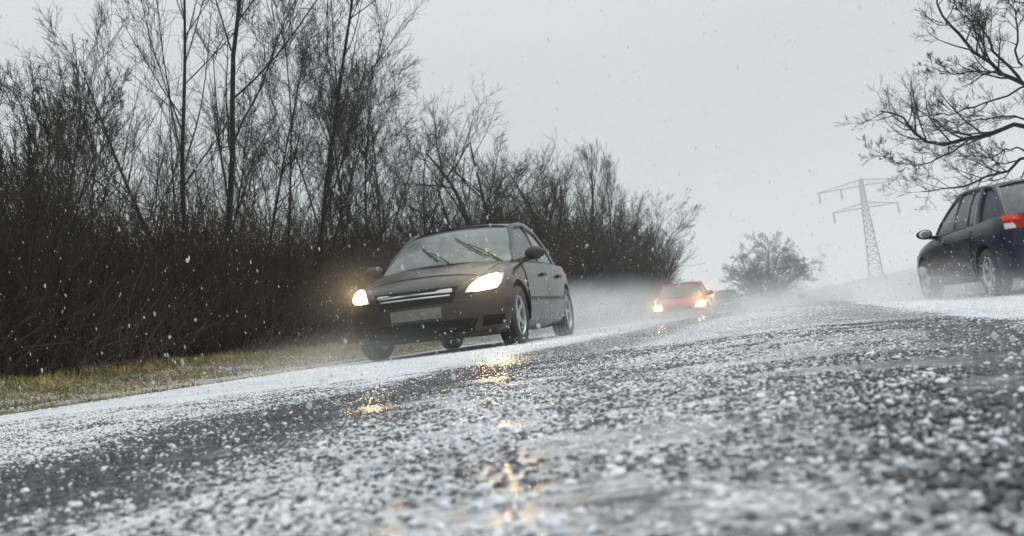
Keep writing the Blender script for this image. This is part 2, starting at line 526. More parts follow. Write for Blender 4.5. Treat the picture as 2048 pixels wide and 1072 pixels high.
def stem_line(p0, d0, L, n, up, wig, rg):
    pts = [np.array(p0, float)]; d = unit(np.array(d0, float))
    for k in range(n - 1):
        d = unit(d + up * UP + wig * rg.normal(size=3))
        pts.append(pts[-1] + d * L / (n - 1))
    return np.array(pts)

def tree(loc, h, r, label, seed, lean=(0, 0), fork=1, levels=((9, .25, .98, 38, 9, .5), (7, .2, 1, 34, 10, .5), (5, .2, 1, 32, 12, .55)), wig=.06, up=.045,
         mat='bark_dark', tw='bark_dark', group='bare trees along the verge', rmin=.0026, name='bare_tree', trunk_frac=.95, splay=.30):
    rg = np.random.default_rng(seed)
    root = empty(name, loc)
    tag(root, label, 'tree', group)
    tt = Tubes(); ct = Tubes()
    stems, srads, slens = [], [], []
    n = 12
    for k in range(fork):
        d = np.array([lean[0], lean[1], 1.0]) + (0 if fork == 1 else splay) * np.append(rg.normal(size=2), 0)
        L = h * trunk_frac * (1 if k == 0 else rg.uniform(.7, .95))
        P = stem_line((rg.normal() * .08 * (fork > 1), rg.normal() * .08 * (fork > 1), -.15), d, L, n, up * .12, wig * .7, rg)
        Rr = r * (1 if k == 0 else .75) * np.linspace(1.0, .16, n); Rr[0] *= 1.25
        stems.append(P); srads.append(Rr); slens.append(L)
    P = np.stack(stems); Rr = np.stack(srads); L = np.array(slens)
    tt.add(P, Rr, 8)
    sides = (5, 4, 3, 3)
    npts = (8, 6, 4, 4)
    for k, (cnt, t0, t1, ang, angv, ratio) in enumerate(levels):
        P, Rr, L = spawn(P, Rr, cnt, t0, t1, ang, angv, ratio, L, npts[k], up, wig * (1 + .6 * k), .46 if k == 0 else .58, rg, rmin=rmin)
        ct.add(P, Rr, sides[k])
    link_mesh('trunk', tt.mesh('trunk'), M[mat], root)
    link_mesh('crown', ct.mesh('crown'), M[tw], root)
    return root

def at_verge(u, y):
    return (u + float(bend(y)), y, float(ground_z(u, y)))

ASC = ((20, .20, .98, 36, 11, .46), (9, .15, 1, 33, 12, .50), (8, .12, 1, 33, 14, .58))
ASCF = ((19, .2, .98, 33, 11, .46), (11, .15, 1, 32, 12, .50), (9, .12, 1, 33, 14, .56))
SPREAD = ((11, .25, .95, 44, 11, .60), (10, .2, 1, 40, 14, .52), (8, .15, 1, 38, 14, .55))
DENSE = ((16, .1, .98, 26, 9, .55), (8, .15, 1, 26, 10, .5), (7, .15, 1, 28, 12, .5))
tree(at_verge(-9.0, 9.6), 3.9, .045, 'dense twiggy grey tree of upright shoots beside the left picture edge', 11, fork=6, levels=DENSE, up=.12, tw='twig_grey')
tree(at_verge(-9.3, 13.4), 8.0, .050, 'slim dark tree forking in a V well above the thicket beside the twiggy one', 12, levels=ASC, lean=(.10, 0))
tree(at_verge(-9.0, 14.0), 9.6, .066, 'tallest bare tree with the thickest straight dark trunk', 13, levels=ASC, lean=(.11, 0))
tree(at_verge(-10.2, 17.3), 6.6, .042, 'thin bare tree just behind the thickest trunk', 14, levels=ASCF, lean=(.05, 0))
tree(at_verge(-9.6, 17.2), 6.6, .040, 'slender bare tree midway between the two tall dark trunks', 15, levels=ASCF, lean=(.04, 0))
tree(at_verge(-8.9, 16.8), 9.0, .060, 'tall bare tree with a bent dark trunk and crown split in two', 16, levels=ASC, lean=(.17, 0), wig=.08)
tree(at_verge(-9.2, 19.3), 6.2, .055, 'shorter bare tree with long fine twigs fanning to the right', 17, levels=ASC, lean=(.12, 0))
tree(at_verge(-9.6, 21.9), 5.6, .065, 'low bare tree with feathery twigs above the roof of the brown car', 18, levels=ASCF, lean=(.18, 0), fork=2)
tree(at_verge(-9.0, 28.5), 7.0, .17, 'broad bare tree with crooked spreading limbs behind the brown car', 19, levels=SPREAD, wig=.12, fork=3, up=.06)
tree(at_verge(-8.6, 33.0), 6.3, .15, 'leaning bare tree with one long crooked limb reaching to the right', 20, levels=SPREAD, wig=.12, lean=(.22, 0), up=.06, fork=2)
tree(at_verge(-8.5, 41.0), 8.0, .14, 'cut back bare tree with a sheaf of straight upright shoots', 21, levels=((18, .35, .98, 28, 9, .46), (9, .2, 1, 24, 9, .5), (8, .2, 1, 26, 11, .5)), up=.12, wig=.07, fork=2, splay=.2)
tree(at_verge(-8.8, 47.0), 7.4, .11, 'thin bare tree on the far side of the cut back one', 22, levels=ASCF, up=.12)
tree(at_verge(-8.2, 56.0), 5.2, .10, 'round bushy bare tree at the far end of the thicket', 23, fork=11, levels=DENSE, up=.03, tw='twig_grey', rmin=.004)
tree(at_verge(-8.0, 47.0), 4.4, .10, 'squat dense bare tree above the spray behind the brown car', 24, fork=9, levels=DENSE, up=.04, tw='twig_grey', rmin=.004)
tree((-7.2, 220.0, -1.0), 15.0, .34, 'lone round bare tree in the field beyond the road bend', 25, fork=11, group='field trees', levels=((16, .06, .95, 52, 12, .52), (11, .12, 1, 38, 14, .5), (9, .1, 1, 38, 16, .55)), up=.0, wig=.08, tw='twig_grey', rmin=.018, splay=.75)

tree(at_verge(-10.0, 12.4), 4.4, .040, 'thin bare tree leaning out between the twiggy tree and the forked one', 61, levels=ASCF, lean=(.02, 0), fork=2, splay=.16)
tree(at_verge(-10.6, 15.8), 6.2, .050, 'upright bare tree standing close behind the thickest dark trunk', 62, levels=ASC, lean=(.12, 0), fork=2, splay=.14)
tree(at_verge(-9.8, 18.4), 6.6, .048, 'thin bare tree with twin stems left of the bent dark trunk', 63, levels=ASCF, lean=(.10, 0), fork=2, splay=.14)
tree(at_verge(-9.4, 20.4), 6.0, .050, 'bare tree with ascending twigs between the bent trunk and the brown car', 64, levels=ASC, lean=(.20, 0), fork=2, splay=.2)
tree(at_verge(-9.0, 23.6), 5.4, .050, 'bare tree of fine slanting twigs directly above the brown car windscreen', 65, levels=ASC, lean=(.24, 0), fork=2, splay=.25)
tree(at_verge(-9.2, 37.0), 6.4, .09, 'bare tree with thin forked limbs left of the cut back one', 66, levels=SPREAD, wig=.11, lean=(.1, 0), fork=2)
tree(at_verge(-8.5, 37.5), 6.0, .08, 'full rounded bare crown rising from the thicket above the rear of the brown car', 67, fork=6, levels=DENSE, up=.035, rmin=.0035, splay=.34)
tree(at_verge(-8.6, 50.5), 6.2, .09, 'full rounded bare crown just before the end of the thicket', 68, fork=7, levels=DENSE, up=.035, tw='twig_grey', rmin=.004, splay=.20)
# thinner background saplings in the wood behind
bgt = [(-12.5, 12.0, 5.2), (-13.5, 14.2, 6.0), (-12.0, 17.5, 5.6), (-13.0, 20.0, 5.4), (-12.0, 23.5, 5.0), (-11.5, 26.0, 4.6), (-12.5, 10.4, 5.0), (-11.8, 31.5, 5.0), (-11.5, 37.0, 5.2)]
for k, (u, y, h) in enumerate(bgt):
    tree(at_verge(u, y), h, .034, 'thin bare sapling standing in the wood behind the thicket', 40 + k, levels=((10, .25, .98, 28, 9, .5), (6, .2, 1, 30, 10, .5), (5, .2, 1, 30, 12, .5)), name='sapling',
         group='thin saplings in the wood behind the thicket', rmin=.0025, lean=(.05, 0))

# ---- the big tree on the right verge: limbs reaching over the road side
def side_tree():
    base = np.array([6.5, 19.5, float(ground_z(6.5, 19.5))])
    root = empty('bare_tree', base)
    tag(root, 'large bare tree with crooked limbs reaching in above the navy car', 'tree', 'bare trees beside the road')
    rg = np.random.default_rng(77)
    tt = Tubes(); ct = Tubes()
    trunk = np.array([(6.5, 19.5, -.8), (6.47, 19.5, .4), (6.35, 19.55, 1.5), (6.1, 19.6, 2.4), (5.8, 19.7, 3.4), (5.5, 19.8, 4.6), (5.1, 19.9, 6.0), (4.9, 20.0, 7.4)]) - base
    tt.add(trunk[None], np.array([[.30, .24, .20, .17, .14, .11, .08, .04]]), 10)
    limbs = [
        ([(6.35, 19.5, 1.6), (4.9, 19.7, 2.36), (4.35, 19.8, 2.66), (3.58, 20.2, 2.66), (2.95, 20.4, 2.70), (2.58, 20.5, 3.02), (2.42, 20.6, 3.35), (2.1, 20.8, 3.55)], .085),
        ([(3.6, 20.2, 2.66), (3.1, 20.0, 2.42), (2.6, 19.8, 2.26), (2.2, 19.7, 2.30), (1.75, 19.6, 2.66)], .028),
        ([(6.1, 19.6, 2.3), (4.7, 19.4, 3.1), (4.2, 19.3, 3.5), (3.75, 19.2, 3.9), (3.35, 19.1, 4.55), (3.2, 19.0, 4.95), (3.2, 19.0, 5.4)], .075),
        ([(4.35, 19.3, 3.35), (4.05, 19.6, 4.15), (3.95, 19.8, 4.60), (3.7, 20.0, 5.2)], .045),
        ([(6.35, 19.5, 1.5), (4.7, 20.1, 2.12), (4.1, 20.4, 1.95), (3.6, 20.7, 1.84), (3.1, 20.9, 1.82), (2.6, 21.0, 1.84)], .055),
        ([(4.5, 20.1, 2.0), (4.2, 20.0, 2.32), (3.7, 19.9, 2.2), (3.1, 19.8, 2.32)], .03),
        ([(4.45, 19.35, 3.3), (3.7, 19.7, 3.15), (3.1, 19.9, 3.12), (2.6, 20.2, 3.25)], .03),
        ([(5.6, 19.7, 4.0), (4.9, 19.6, 4.7), (4.5, 19.5, 5.1), (4.1, 19.4, 5.6)], .06),
        ([(4.2, 19.3, 3.5), (3.8, 19.5, 3.72), (3.3, 19.7, 3.85), (2.9, 19.9, 4.10)], .030),
        ([(4.0, 19.8, 4.55), (3.65, 19.5, 4.85), (3.4, 19.4, 5.3)], .028),
        ([(4.7, 19.4, 3.1), (4.3, 19.0, 3.75), (4.35, 18.9, 4.5), (4.2, 18.8, 5.2)], .040),
        ([(5.0, 19.8, 2.3), (4.4, 20.2, 2.9), (3.8, 20.5, 3.0), (3.3, 20.7, 2.95)], .035),
        ([(5.3, 19.8, 5.0), (4.7, 20.2, 5.4), (4.3, 20.5, 6.2)], .05),
    ]
    Ps, Rs, Ls = [], [], []
    for pts, r in limbs:
        p = np.array(pts) - base
        s = np.linspace(0, len(p) - 1, 14)
        # Catmull-Rom through the points
        q = []
        for v in s:
            i = min(int(v), len(p) - 2); f = v - i
            p0, p1, p2, p3 = p[max(i - 1, 0)], p[i], p[i + 1], p[min(i + 2, len(p) - 1)]
            q.append(.5 * ((2 * p1) + (p2 - p0) * f + (2 * p0 - 5 * p1 + 4 * p2 - p3) * f * f + (3 * p1 - p0 - 3 * p2 + p3) * f ** 3))
        q = np.array(q); r *= .68; q[1:] += rg.normal(size=q[1:].shape) * .02
        Ps.append(q); Rs.append(r * np.linspace(1, .22, 14)); Ls.append(np.linalg.norm(np.diff(q, axis=0), axis=1).sum())
    P = np.stack(Ps); Rr = np.stack(Rs); L = np.array(Ls)
    ct.add(P, Rr, 7)
    for k, (cnt, t0, t1, ang, angv, ratio, n, sd) in enumerate(((20, .2, 1, 48, 14, .28, 7, 5), (8, .2, 1, 45, 14, .48, 5, 4), (5, .2, 1, 42, 14, .55, 4, 3))):
        P, Rr, L = spawn(P, Rr, cnt, t0, t1, ang, angv, ratio, L, n, .10, .11, .55, rg, rmin=.0026, len_taper=.45)
        ct.add(P, Rr, sd)
    link_mesh('trunk', tt.mesh('trunk'), M['bark_dark'], root)
    link_mesh('crown', ct.mesh('crown'), M['bark_dark'], root)
side_tree()

# ---- thicket of bramble and scrub
def thicket():
    tb = Tubes()
    rg = np.random.default_rng(5)
    NS = 15000
    y = 6.0 + 64 * rg.random(NS) ** 1.5
    u = -8.3 - 8.0 * rg.random(NS) ** 1.5
    hh = (2.0 + 1.1 * vnoise(y * .55, u * .6, 8) + .9 * vnoise(y * 1.9, u * 1.5 + 7, 9) - .35) * np.interp(y, [6, 11, 20, 30, 38, 50, 62, 70], [1.05, .92, 1.0, 1.25, 1.75, 1.9, 1.8, 1.1])
    hh *= np.interp(-u, [8.3, 9.2, 16], [.45, 1, 1.1]) * rg.uniform(.55, 1.1, NS) * np.where((rg.random(NS) < .10) & (y < 26), 1.7, 1.0)
    base = np.stack([u + bend(y), y, ground_z(u, y) - .05], -1)
    d = unit(np.stack([rg.normal(size=NS) * .32, rg.normal(size=NS) * .32, np.ones(NS)], -1))
    n = 6
    pts = [base]; cur = base
    for k in range(n - 1):
        d = unit(d + .18 * rg.normal(size=d.shape) + np.array([0, 0, .02]))
        cur = cur + d * (hh / (n - 1))[:, None]
        pts.append(cur)
    P = np.stack(pts, 1)
    th = (.004 + .0004 * y)[:, None] * rg.uniform(.6, 1.7, NS)[:, None]
    Rr = th * np.linspace(1, .35, n)[None]
    tb.add(P, Rr, 3)
    P2, R2, L2 = spawn(P, Rr, 4, .12, 1, 48, 16, .42, hh, 3, .02, .22, .6, rg, rmin=.0022, len_taper=.2)
    tb.add(P2, np.maximum(R2, np.repeat(.0014 + .00012 * y, 4)[:, None]), 3)
    sel = rg.random(len(P2)) < .4
    P3, R3, L3 = spawn(P2[sel], R2[sel], 2, .2, 1, 45, 16, .6, L2[sel], 3, .0, .25, .7, rg, rmin=.002, len_taper=.2)
    tb.add(P3, R3, 3)
    return tb.mesh('undergrowth')
tag(link_mesh('undergrowth', thicket(), M['twig_brown']), 'dense dark brown thicket of bramble and scrub along the verge', 'undergrowth', kind='stuff')

# ---- bleached stalks and bramble canes along the foot of the thicket
def stalks():
    rg = np.random.default_rng(15); tb = Tubes()
    n = 5200
    y = 5.5 + 50 * rg.random(n) ** 1.7; u = -8.0 - 1.1 * rg.random(n)
    k = vnoise(y * 1.1, u * 1.1, 17) > .35; y, u = y[k], u[k]; n = len(y)
    h = rg.uniform(.25, 1.25, n) * (.5 + vnoise(y * .8, u, 18))
    cur = np.stack([u + bend(y), y, ground_z(u, y) - .03], -1); pts = [cur]
    d = unit(np.stack([rg.normal(.1, .35, n), rg.normal(0, .35, n), np.ones(n)], -1))
    for q in range(5):
        d = unit(d + .16 * rg.normal(size=d.shape) + np.array([.05, 0, -.14]))
        cur = cur + d * (h / 5)[:, None]; pts.append(cur)
    P = np.stack(pts, 1)
    tb.add(P, (.0022 + .0002 * y)[:, None] * np.linspace(1, .4, 6)[None] * rg.uniform(.7, 1.5, n)[:, None], 3)
    return tb.mesh('dry_stalks')
tag(link_mesh('dry_stalks', stalks(), bark('bleached stalks', (.045, .032, .022), (.22, .165, .105), 3.5)), 'pale dry stalks and bramble canes at the foot of the thicket', 'undergrowth', kind='stuff')

# ---- verge grass
def grass_mat():
    m, nt, p = new_mat('yellowed winter grass')
    N, Lk = nt.nodes, nt.links
    tc = N.new('ShaderNodeTexCoord')
    nz = N.new('ShaderNodeTexNoise'); nz.inputs['Scale'].default_value = 1.6; nz.inputs['Detail'].default_value = 5
    Lk.new(tc.outputs['Object'], nz.inputs['Vector'])
    cr = N.new('ShaderNodeValToRGB'); el = cr.color_ramp.elements
    el[0].position = .32; el[0].color = (.17, .160, .052, 1)
    el[1].position = .68; el[1].color = (.38, .310, .118, 1)
    Lk.new(nz.outputs['Fac'], cr.inputs[0]); Lk.new(cr.outputs[0], p.inputs['Base Color'])
    p.inputs['Roughness'].default_value = .7
    return m
def grass():
    rg = np.random.default_rng(3)
    n = 90000
    y = 3.5 + 56 * rg.random(n) ** 1.6
    u = -5.60 - 3.2 * rg.random(n) ** 1.15 + .34 * (vnoise(y * 1.7, y * 0 + 4, 51) - .45) + .14 * (vnoise(y * 6, y * 0 + 4, 52) - .5)
    keep = vnoise(u * 2.1, y * 2.1, 6) > .22
    y, u = y[keep], u[keep]; n = len(y)
    b = np.stack([u + bend(y), y, ground_z(u, y) - .01], -1)
    h = rg.uniform(.025, .08, n) * (.7 + .7 * vnoise(u * 1.3, y * 1.3, 2)) * np.interp(-u, [5.6, 6.0, 8.6], [.45, .8, 1.3])
    w = .003 + .0006 * y
    a = rg.uniform(0, math.pi, n)
    s = np.stack([np.cos(a), np.sin(a), np.zeros(n)], -1) * w[:, None]
    lean = np.stack([rg.normal(size=n), rg.normal(size=n), np.zeros(n)], -1) * (h * .45)[:, None]
    mid = b + lean * .35 + UP * (h * .6)[:, None]
    tip = b + lean + UP * h[:, None]
    V = np.stack([b - s, b + s, mid + s * .7, mid - s * .7, tip, tip], 1).reshape(-1, 3)
    i = np.arange(n)[:, None] * 6
    F = np.concatenate([i + np.array([[0, 1, 2, 3]]), i + np.array([[3, 2, 4, 5]])], 1).reshape(-1)
    me = mesh_np('grass', V, F, 4, False)
    return me
tag(link_mesh('grass', grass(), grass_mat()), 'short yellowed grass on the verge', 'grass', kind='stuff')

# ---------------------------------------------------------------- pylons
def pylon(loc, H, label, arm1, arm2, rot):
    root = empty('electricity_pylon', loc, (0, 0, rot))
    tag(root, label, 'pylon', 'pylons crossing the field')
    s = H / 36.0
    zt = H; z1 = H - 2.2 * s; z2 = H - 9.6 * s
    def half(z): return np.interp(z, [0, 5 * s, z2, zt], [3.0 * s, 2.1 * s, .95 * s, .55 * s])
    k = .16 * s
    corner = [(1, 1), (-1, 1), (-1, -1), (1, -1)]
    for cx, cy_ in corner:
        bm = bmesh.new()
        zs = [0, 5 * s, z2, zt]
        for a, b in zip(zs, zs[1:]):
            bm_bar(bm, (cx * half(a), cy_ * half(a), a), (cx * half(b), cy_ * half(b), b), k * 1.5)
        bm_obj('leg', bm, M['steel'], root)
    bm = bmesh.new()
    zs = [0]
    while zs[-1] < zt - .8 * s: zs.append(min(zt, zs[-1] + max(1.5 * half(zs[-1]), 1.2 * s)))
    for a, b in zip(zs, zs[1:]):
        ha, hb = half(a), half(b)
        for q in range(4):
            c0, c1 = corner[q], corner[(q + 1) % 4]
            bm_bar(bm, (c0[0] * ha, c0[1] * ha, a), (c1[0] * hb, c1[1] * hb, b), k * .8)
            bm_bar(bm, (c1[0] * ha, c1[1] * ha, a), (c0[0] * hb, c0[1] * hb, b), k * .8)
            bm_bar(bm, (c0[0] * hb, c0[1] * hb, b), (c1[0] * hb, c1[1] * hb, b), k * .8)
    bm_obj('lattice', bm, M['steel'], root)
    def arm(z, reach, drop):
        bm = bmesh.new()
        for sx in (1, -1):
            for sy in (1, -1):
                bm_bar(bm, (sx * half(z), sy * half(z), z), (sx * reach, 0, z - .1 * s), k * 1.2)
                bm_bar(bm, (sx * half(z + drop), sy * half(z + drop), z + drop), (sx * reach, 0, z), k * 1.1)
            for q in range(1, 7):
                f = q / 7; g = (q - .5) / 7
                bm_bar(bm, (sx * (half(z) + (reach - half(z)) * f), half(z) * (1 - f), z), (sx * (half(z) + (reach - half(z)) * g), half(z) * (1 - g), z + drop * (1 - g)), k * .7)
                bm_bar(bm, (sx * (half(z) + (reach - half(z)) * f), half(z) * (1 - f), z), (sx * (half(z) + (reach - half(z)) * f), -half(z) * (1 - f), z), k * .7)
        bm_obj('crossarm', bm, M['steel'], root)
    arm(z1, arm1, 2.0 * s); arm(z2, arm2, 1.7 * s)
    def insul(x, z):
        bm = bmesh.new()
        L = 3.6 * s
        prof = [(.05 * s, 0)]
        for q in range(9):
            prof += [(.12 * s, -L * (q + .25) / 10), (.5 * s, -L * (q + .6) / 10), (.12 * s, -L * (q + .9) / 10)]
        prof += [(.3 * s, -L * .95), (.05 * s, -L)]
        bm_lathe(bm, prof, 'z', 8, closed=False)
        o = bm_obj('insulator', bm, M['insulator'], root)
        o.location = (x, 0, z)
    for sx in (1, -1):
        insul(sx * arm1 * .98, z1); insul(sx * arm1 * .47, z1); insul(sx * arm2 * .98, z2)
    bm = bmesh.new()
    bm_bar(bm, (0, 0, zt - .3 * s), (0, 0, zt + 1.3 * s), k); bm_bar(bm, (-.55 * s, 0, zt), (.55 * s, 0, zt), k)
    bm_obj('peak', bm, M['steel'], root)
pylon((36.2, 500, -1.1), 52.4, 'steel lattice pylon with two crossarms standing in the field behind the navy car', 20.4, 15.0, R_(-4))
pylon((30.2, 1200, -1.3), 56.5, 'faint far pylon half lost in the rain beside the lone round tree', 21.5, 16.0, R_(-4))

# ---------------------------------------------------------------- cars
def catmull(keys, ys):
    keys = np.array(keys, float)
    out = np.zeros((len(ys), keys.shape[1]))
    K = keys[:, 0]
    for j, y in enumerate(ys):
        i = int(np.clip(np.searchsorted(K, y) - 1, 0, len(K) - 2))
        f = (y - K[i]) / (K[i + 1] - K[i])
        p0, p1, p2, p3 = keys[max(i - 1, 0)], keys[i], keys[i + 1], keys[min(i + 2, len(K) - 1)]
        m1 = (p2 - p0) / max(p2[0] - p0[0], 1e-6) * (K[i + 1] - K[i])
        m2 = (p3 - p1) / max(p3[0] - p1[0], 1e-6) * (K[i + 1] - K[i])
        out[j] = (2 * f ** 3 - 3 * f ** 2 + 1) * p1 + (f ** 3 - 2 * f ** 2 + f) * m1 + (-2 * f ** 3 + 3 * f ** 2) * p2 + (f ** 3 - f ** 2) * m2
    return out

def apply_bool(o, cutter):
    md = o.modifiers.new('cut', 'BOOLEAN')
    md.operation = 'DIFFERENCE'; md.object = cutter; md.solver = 'EXACT'
    md.material_mode = 'TRANSFER'
    dg = bpy.context.evaluated_depsgraph_get()
    me = bpy.data.meshes.new_from_object(o.evaluated_get(dg))
    o.modifiers.clear()
    return me

class Car:
    def __init__(s, name, label, loc, yaw, roll, sp, paint, group='cars driving through the hailstorm', scale=1.0, cat='car'):
        s.root = empty(name, loc, (0, 0, 0))
        s.root.rotation_euler = (Matrix.Rotation(yaw, 3, 'Z') @ Matrix.Rotation(roll, 3, 'Y')).to_euler()
        s.root.scale = (scale,) * 3
        tag(s.root, label, cat, group)
        s.sp = sp; s.paint = paint
        s.body()
    # lower body as a loft of cross-sections, wheel arches cut out
    def body(s):
        sp = s.sp
        L = sp['L']
        ys = np.unique(np.concatenate([[0, .03, .08, .15], np.linspace(.25, L - .25, 44), [L - .15, L - .08, L - .03, L]]))
        k = catmull(sp['st'], ys)
        RX = np.array([.0, .30, .60, .86, .955, .985, 1.0, 1.0, .975, .925, .80, .62, .42, .2, 0])
        rows = []
        for (y, w, zb, zs, zt) in k:
            hz = zs - zb
            Z = np.array([zb, zb, zb, zb + .01, zb + .07, zb + .16, zb + .38 * hz, zb + .62 * hz, zb + .86 * hz, zs, zs + .5 * (zt - zs), zs + .78 * (zt - zs), zs + .92 * (zt - zs), zs + .985 * (zt - zs), zt])
            X = RX * w
            half = np.stack([X, np.full_like(X, y), Z], -1)
            # plan curvature of nose and tail
            rel = (X / max(w, .01)) ** 2 * (w / sp['W']) ** 2
            ff = max(0, 1 - y / 1.1) ** 1.5; fr = max(0, 1 - (L - y) / .9) ** 1.5
            half[:, 1] += sp['bowf'] * rel ** 1.2 * ff - sp['bowr'] * rel ** 1.2 * fr
            # side waist crease
            rows.append(half)
        n = len(RX)
        V = []; F = []
        for half in rows:
            ring = np.concatenate([half, (half * np.array([-1, 1, 1]))[1:-1][::-1]])
            V.append(ring)
        m = len(V[0])
        V = np.concatenate(V)
        for j in range(len(rows) - 1):
            for i in range(m):
                F.append((j * m + i, j * m + (i + 1) % m, (j + 1) * m + (i + 1) % m, (j + 1) * m + i))
        # end caps: bands joining left and right points
        V = V.tolist()
        for j, sgn in ((0, 1), (len(rows) - 1, -1)):
            b = j * m
            lo, hi = list(range(0, n)), [0] + list(range(m - 1, n - 1, -1)) + [n - 1]
            half = rows[j]
            NC = 7
            grid = []
            for r_ in range(n):
                a, c = b + lo[r_], b + hi[r_]
                row = [a]
                for q in range(1, NC):
                    f = q / NC
                    x = half[r_, 0] * (1 - 2 * f)
                    if r_ in (0, n - 1): row.append(a); continue
                    yy = half[r_, 1] - (half[r_, 1] - rows[j][0, 1]) * (1 - (1 - 2 * f) ** 2)
                    V.append([x, yy, half[r_, 2]]); row.append(len(V) - 1)
                row.append(c)
                grid.append(row)
            for r_ in range(n - 1):
                for q in range(NC):
                    quad = [grid[r_][q], grid[r_][q + 1], grid[r_ + 1][q + 1], grid[r_ + 1][q]]
                    qq = []
                    for v in quad:
                        if v not in qq: qq.append(v)
                    if len(qq) >= 3: F.append(tuple(qq if sgn > 0 else qq[::-1]))
        me = bpy.data.meshes.new('body'); me.from_pydata(V, [], F); me.update()
        bm = bmesh.new(); bm.from_mesh(me)
        bmesh.ops.remove_doubles(bm, verts=bm.verts, dist=1e-5)
        bmesh.ops.recalc_face_normals(bm, faces=bm.faces); bm.to_mesh(me); bm.free()
        me.materials.append(s.paint)
        o = bpy.data.objects.new('body', me); COL.objects.link(o)
        bm = bmesh.new()
        for y in (sp['yf'], sp['yr']):
            for sx in (1, -1):
                bmesh.ops.create_cone(bm, cap_ends=True, segments=28, radius1=sp['ra'], radius2=sp['ra'], depth=.42,
                                      matrix=Matrix.Translation((sx * (sp['W'] - .10), y, sp['rw'] + .015)) @ Matrix.Rotation(math.pi / 2, 4, 'Y'))
        cme = bpy.data.meshes.new('cutter'); bm.to_mesh(cme); bm.free()
        cme.materials.append(M['arch'])
        co = bpy.data.objects.new('cutter', cme); COL.objects.link(co)
        me2 = apply_bool(o, co)
        bpy.data.objects.remove(co); bpy.data.meshes.remove(cme)
        o.data = me2
        me2.name = 'body'
        me2.polygons.foreach_set('use_smooth', np.full(len(me2.polygons), True))
        me2.set_sharp_from_angle(angle=R_(40))
        o.parent = s.root
        s.body_o = o
        s.bvh = BVHTree.FromPolygons([v.co[:] for v in me.vertices], [p.vertices[:] for p in me.polygons])
    # a panel laid on the body: quad corners given in (a, z); rays cast from the front, the back or a side
    def panel(s, name, quad, mat, face, off=.006, nu=8, nv=5, parent=None, thick=.02, rnd=0.0):
        q = [Vector(p) for p in quad]
        P, Nn = [], []
        for j in range(nv + 1):
            for i in range(nu + 1):
                u, v = i / nu, j / nv
                if rnd:
                    a, b = 2 * u - 1, 2 * v - 1
                    u, v = .5 + .5 * a * math.sqrt(1 - rnd * b * b / 2), .5 + .5 * b * math.sqrt(1 - rnd * a * a / 2)
                p = (q[0] * (1 - u) + q[1] * u) * (1 - v) + (q[3] * (1 - u) + q[2] * u) * v
                if face == 'front': o, d = Vector((p[0], -2, p[1])), Vector((0, 1, 0))
                elif face == 'rear': o, d = Vector((p[0], s.sp['L'] + 2, p[1])), Vector((0, -1, 0))
                elif face == 'left': o, d = Vector((3, p[0], p[1])), Vector((-1, 0, 0))
                elif face == 'right': o, d = Vector((-3, p[0], p[1])), Vector((1, 0, 0))
                else: o, d = Vector((p[0], p[1], 3)), Vector((0, 0, -1))
                h = s.bvh.ray_cast(o, d)
                if h[0] is None:
                    h = s.bvh.find_nearest(o + d * 2.2)
                nrm = h[1] if h[1].dot(d) < 0 else -h[1]
                P.append(h[0] + nrm * off); Nn.append(nrm)
        bm = bmesh.new()
        top = [bm.verts.new(p) for p in P]
        bot = [bm.verts.new(p - nn * (off + thick)) for p, nn in zip(P, Nn)]
        w = nu + 1
        for j in range(nv):
            for i in range(nu):
                a = j * w + i
                bm.faces.new((top[a], top[a + 1], top[a + 1 + w], top[a + w]))
                bm.faces.new((bot[a], bot[a + w], bot[a + 1 + w], bot[a + 1]))
        edge = [i for i in range(w)] + [j * w + nu for j in range(1, nv + 1)] + [nv * w + i for i in range(nu - 1, -1, -1)] + [j * w for j in range(nv - 1, 0, -1)]
        for a, b in zip(edge, edge[1:] + edge[:1]):
            bm.faces.new((top[a], bot[a], bot[b], top[b]))
        o = bm_obj(name, bm, mat, parent or s.root, True)
        o.data.set_sharp_from_angle(angle=R_(35))
        return o
    def patch(s, name, fn, mat, nu=10, nv=8, thick=.006, parent=None):
        """sheet fn(u,v)->point, given a thickness inwards (towards the cabin's middle)"""
        bm = bmesh.new()
        G = [[Vector(fn(i / nu, j / nv)) for i in range(nu + 1)] for j in range(nv + 1)]
        mid = Vector((0, s.sp['L'] * .5, 1.0))
        top = [[bm.verts.new(p) for p in row] for row in G]
        bot = []
        for j in range(nv + 1):
            row = []
            for i in range(nu + 1):
                du = G[j][min(i + 1, nu)] - G[j][max(i - 1, 0)]
                dv = G[min(j + 1, nv)][i] - G[max(j - 1, 0)][i]
                nn = du.cross(dv).normalized()
                if nn.dot(mid - G[j][i]) < 0: nn = -nn
                row.append(bm.verts.new(G[j][i] + nn * thick))
            bot.append(row)
        for j in range(nv):
            for i in range(nu):
                bm.faces.new((top[j][i], top[j][i + 1], top[j + 1][i + 1], top[j + 1][i]))
                bm.faces.new((bot[j][i], bot[j + 1][i], bot[j + 1][i + 1], bot[j][i + 1]))
        ed = [(0, i) for i in range(nu + 1)] + [(j, nu) for j in range(1, nv + 1)] + [(nv, i) for i in range(nu - 1, -1, -1)] + [(j, 0) for j in range(nv - 1, 0, -1)]
        for a, b in zip(ed, ed[1:] + ed[:1]):
            bm.faces.new((top[a[0]][a[1]], bot[a[0]][a[1]], bot[b[0]][b[1]], top[b[0]][b[1]]))
        o = bm_obj(name, bm, mat, parent or s.root, True)
        o.data.set_sharp_from_angle(angle=R_(40))
        return o
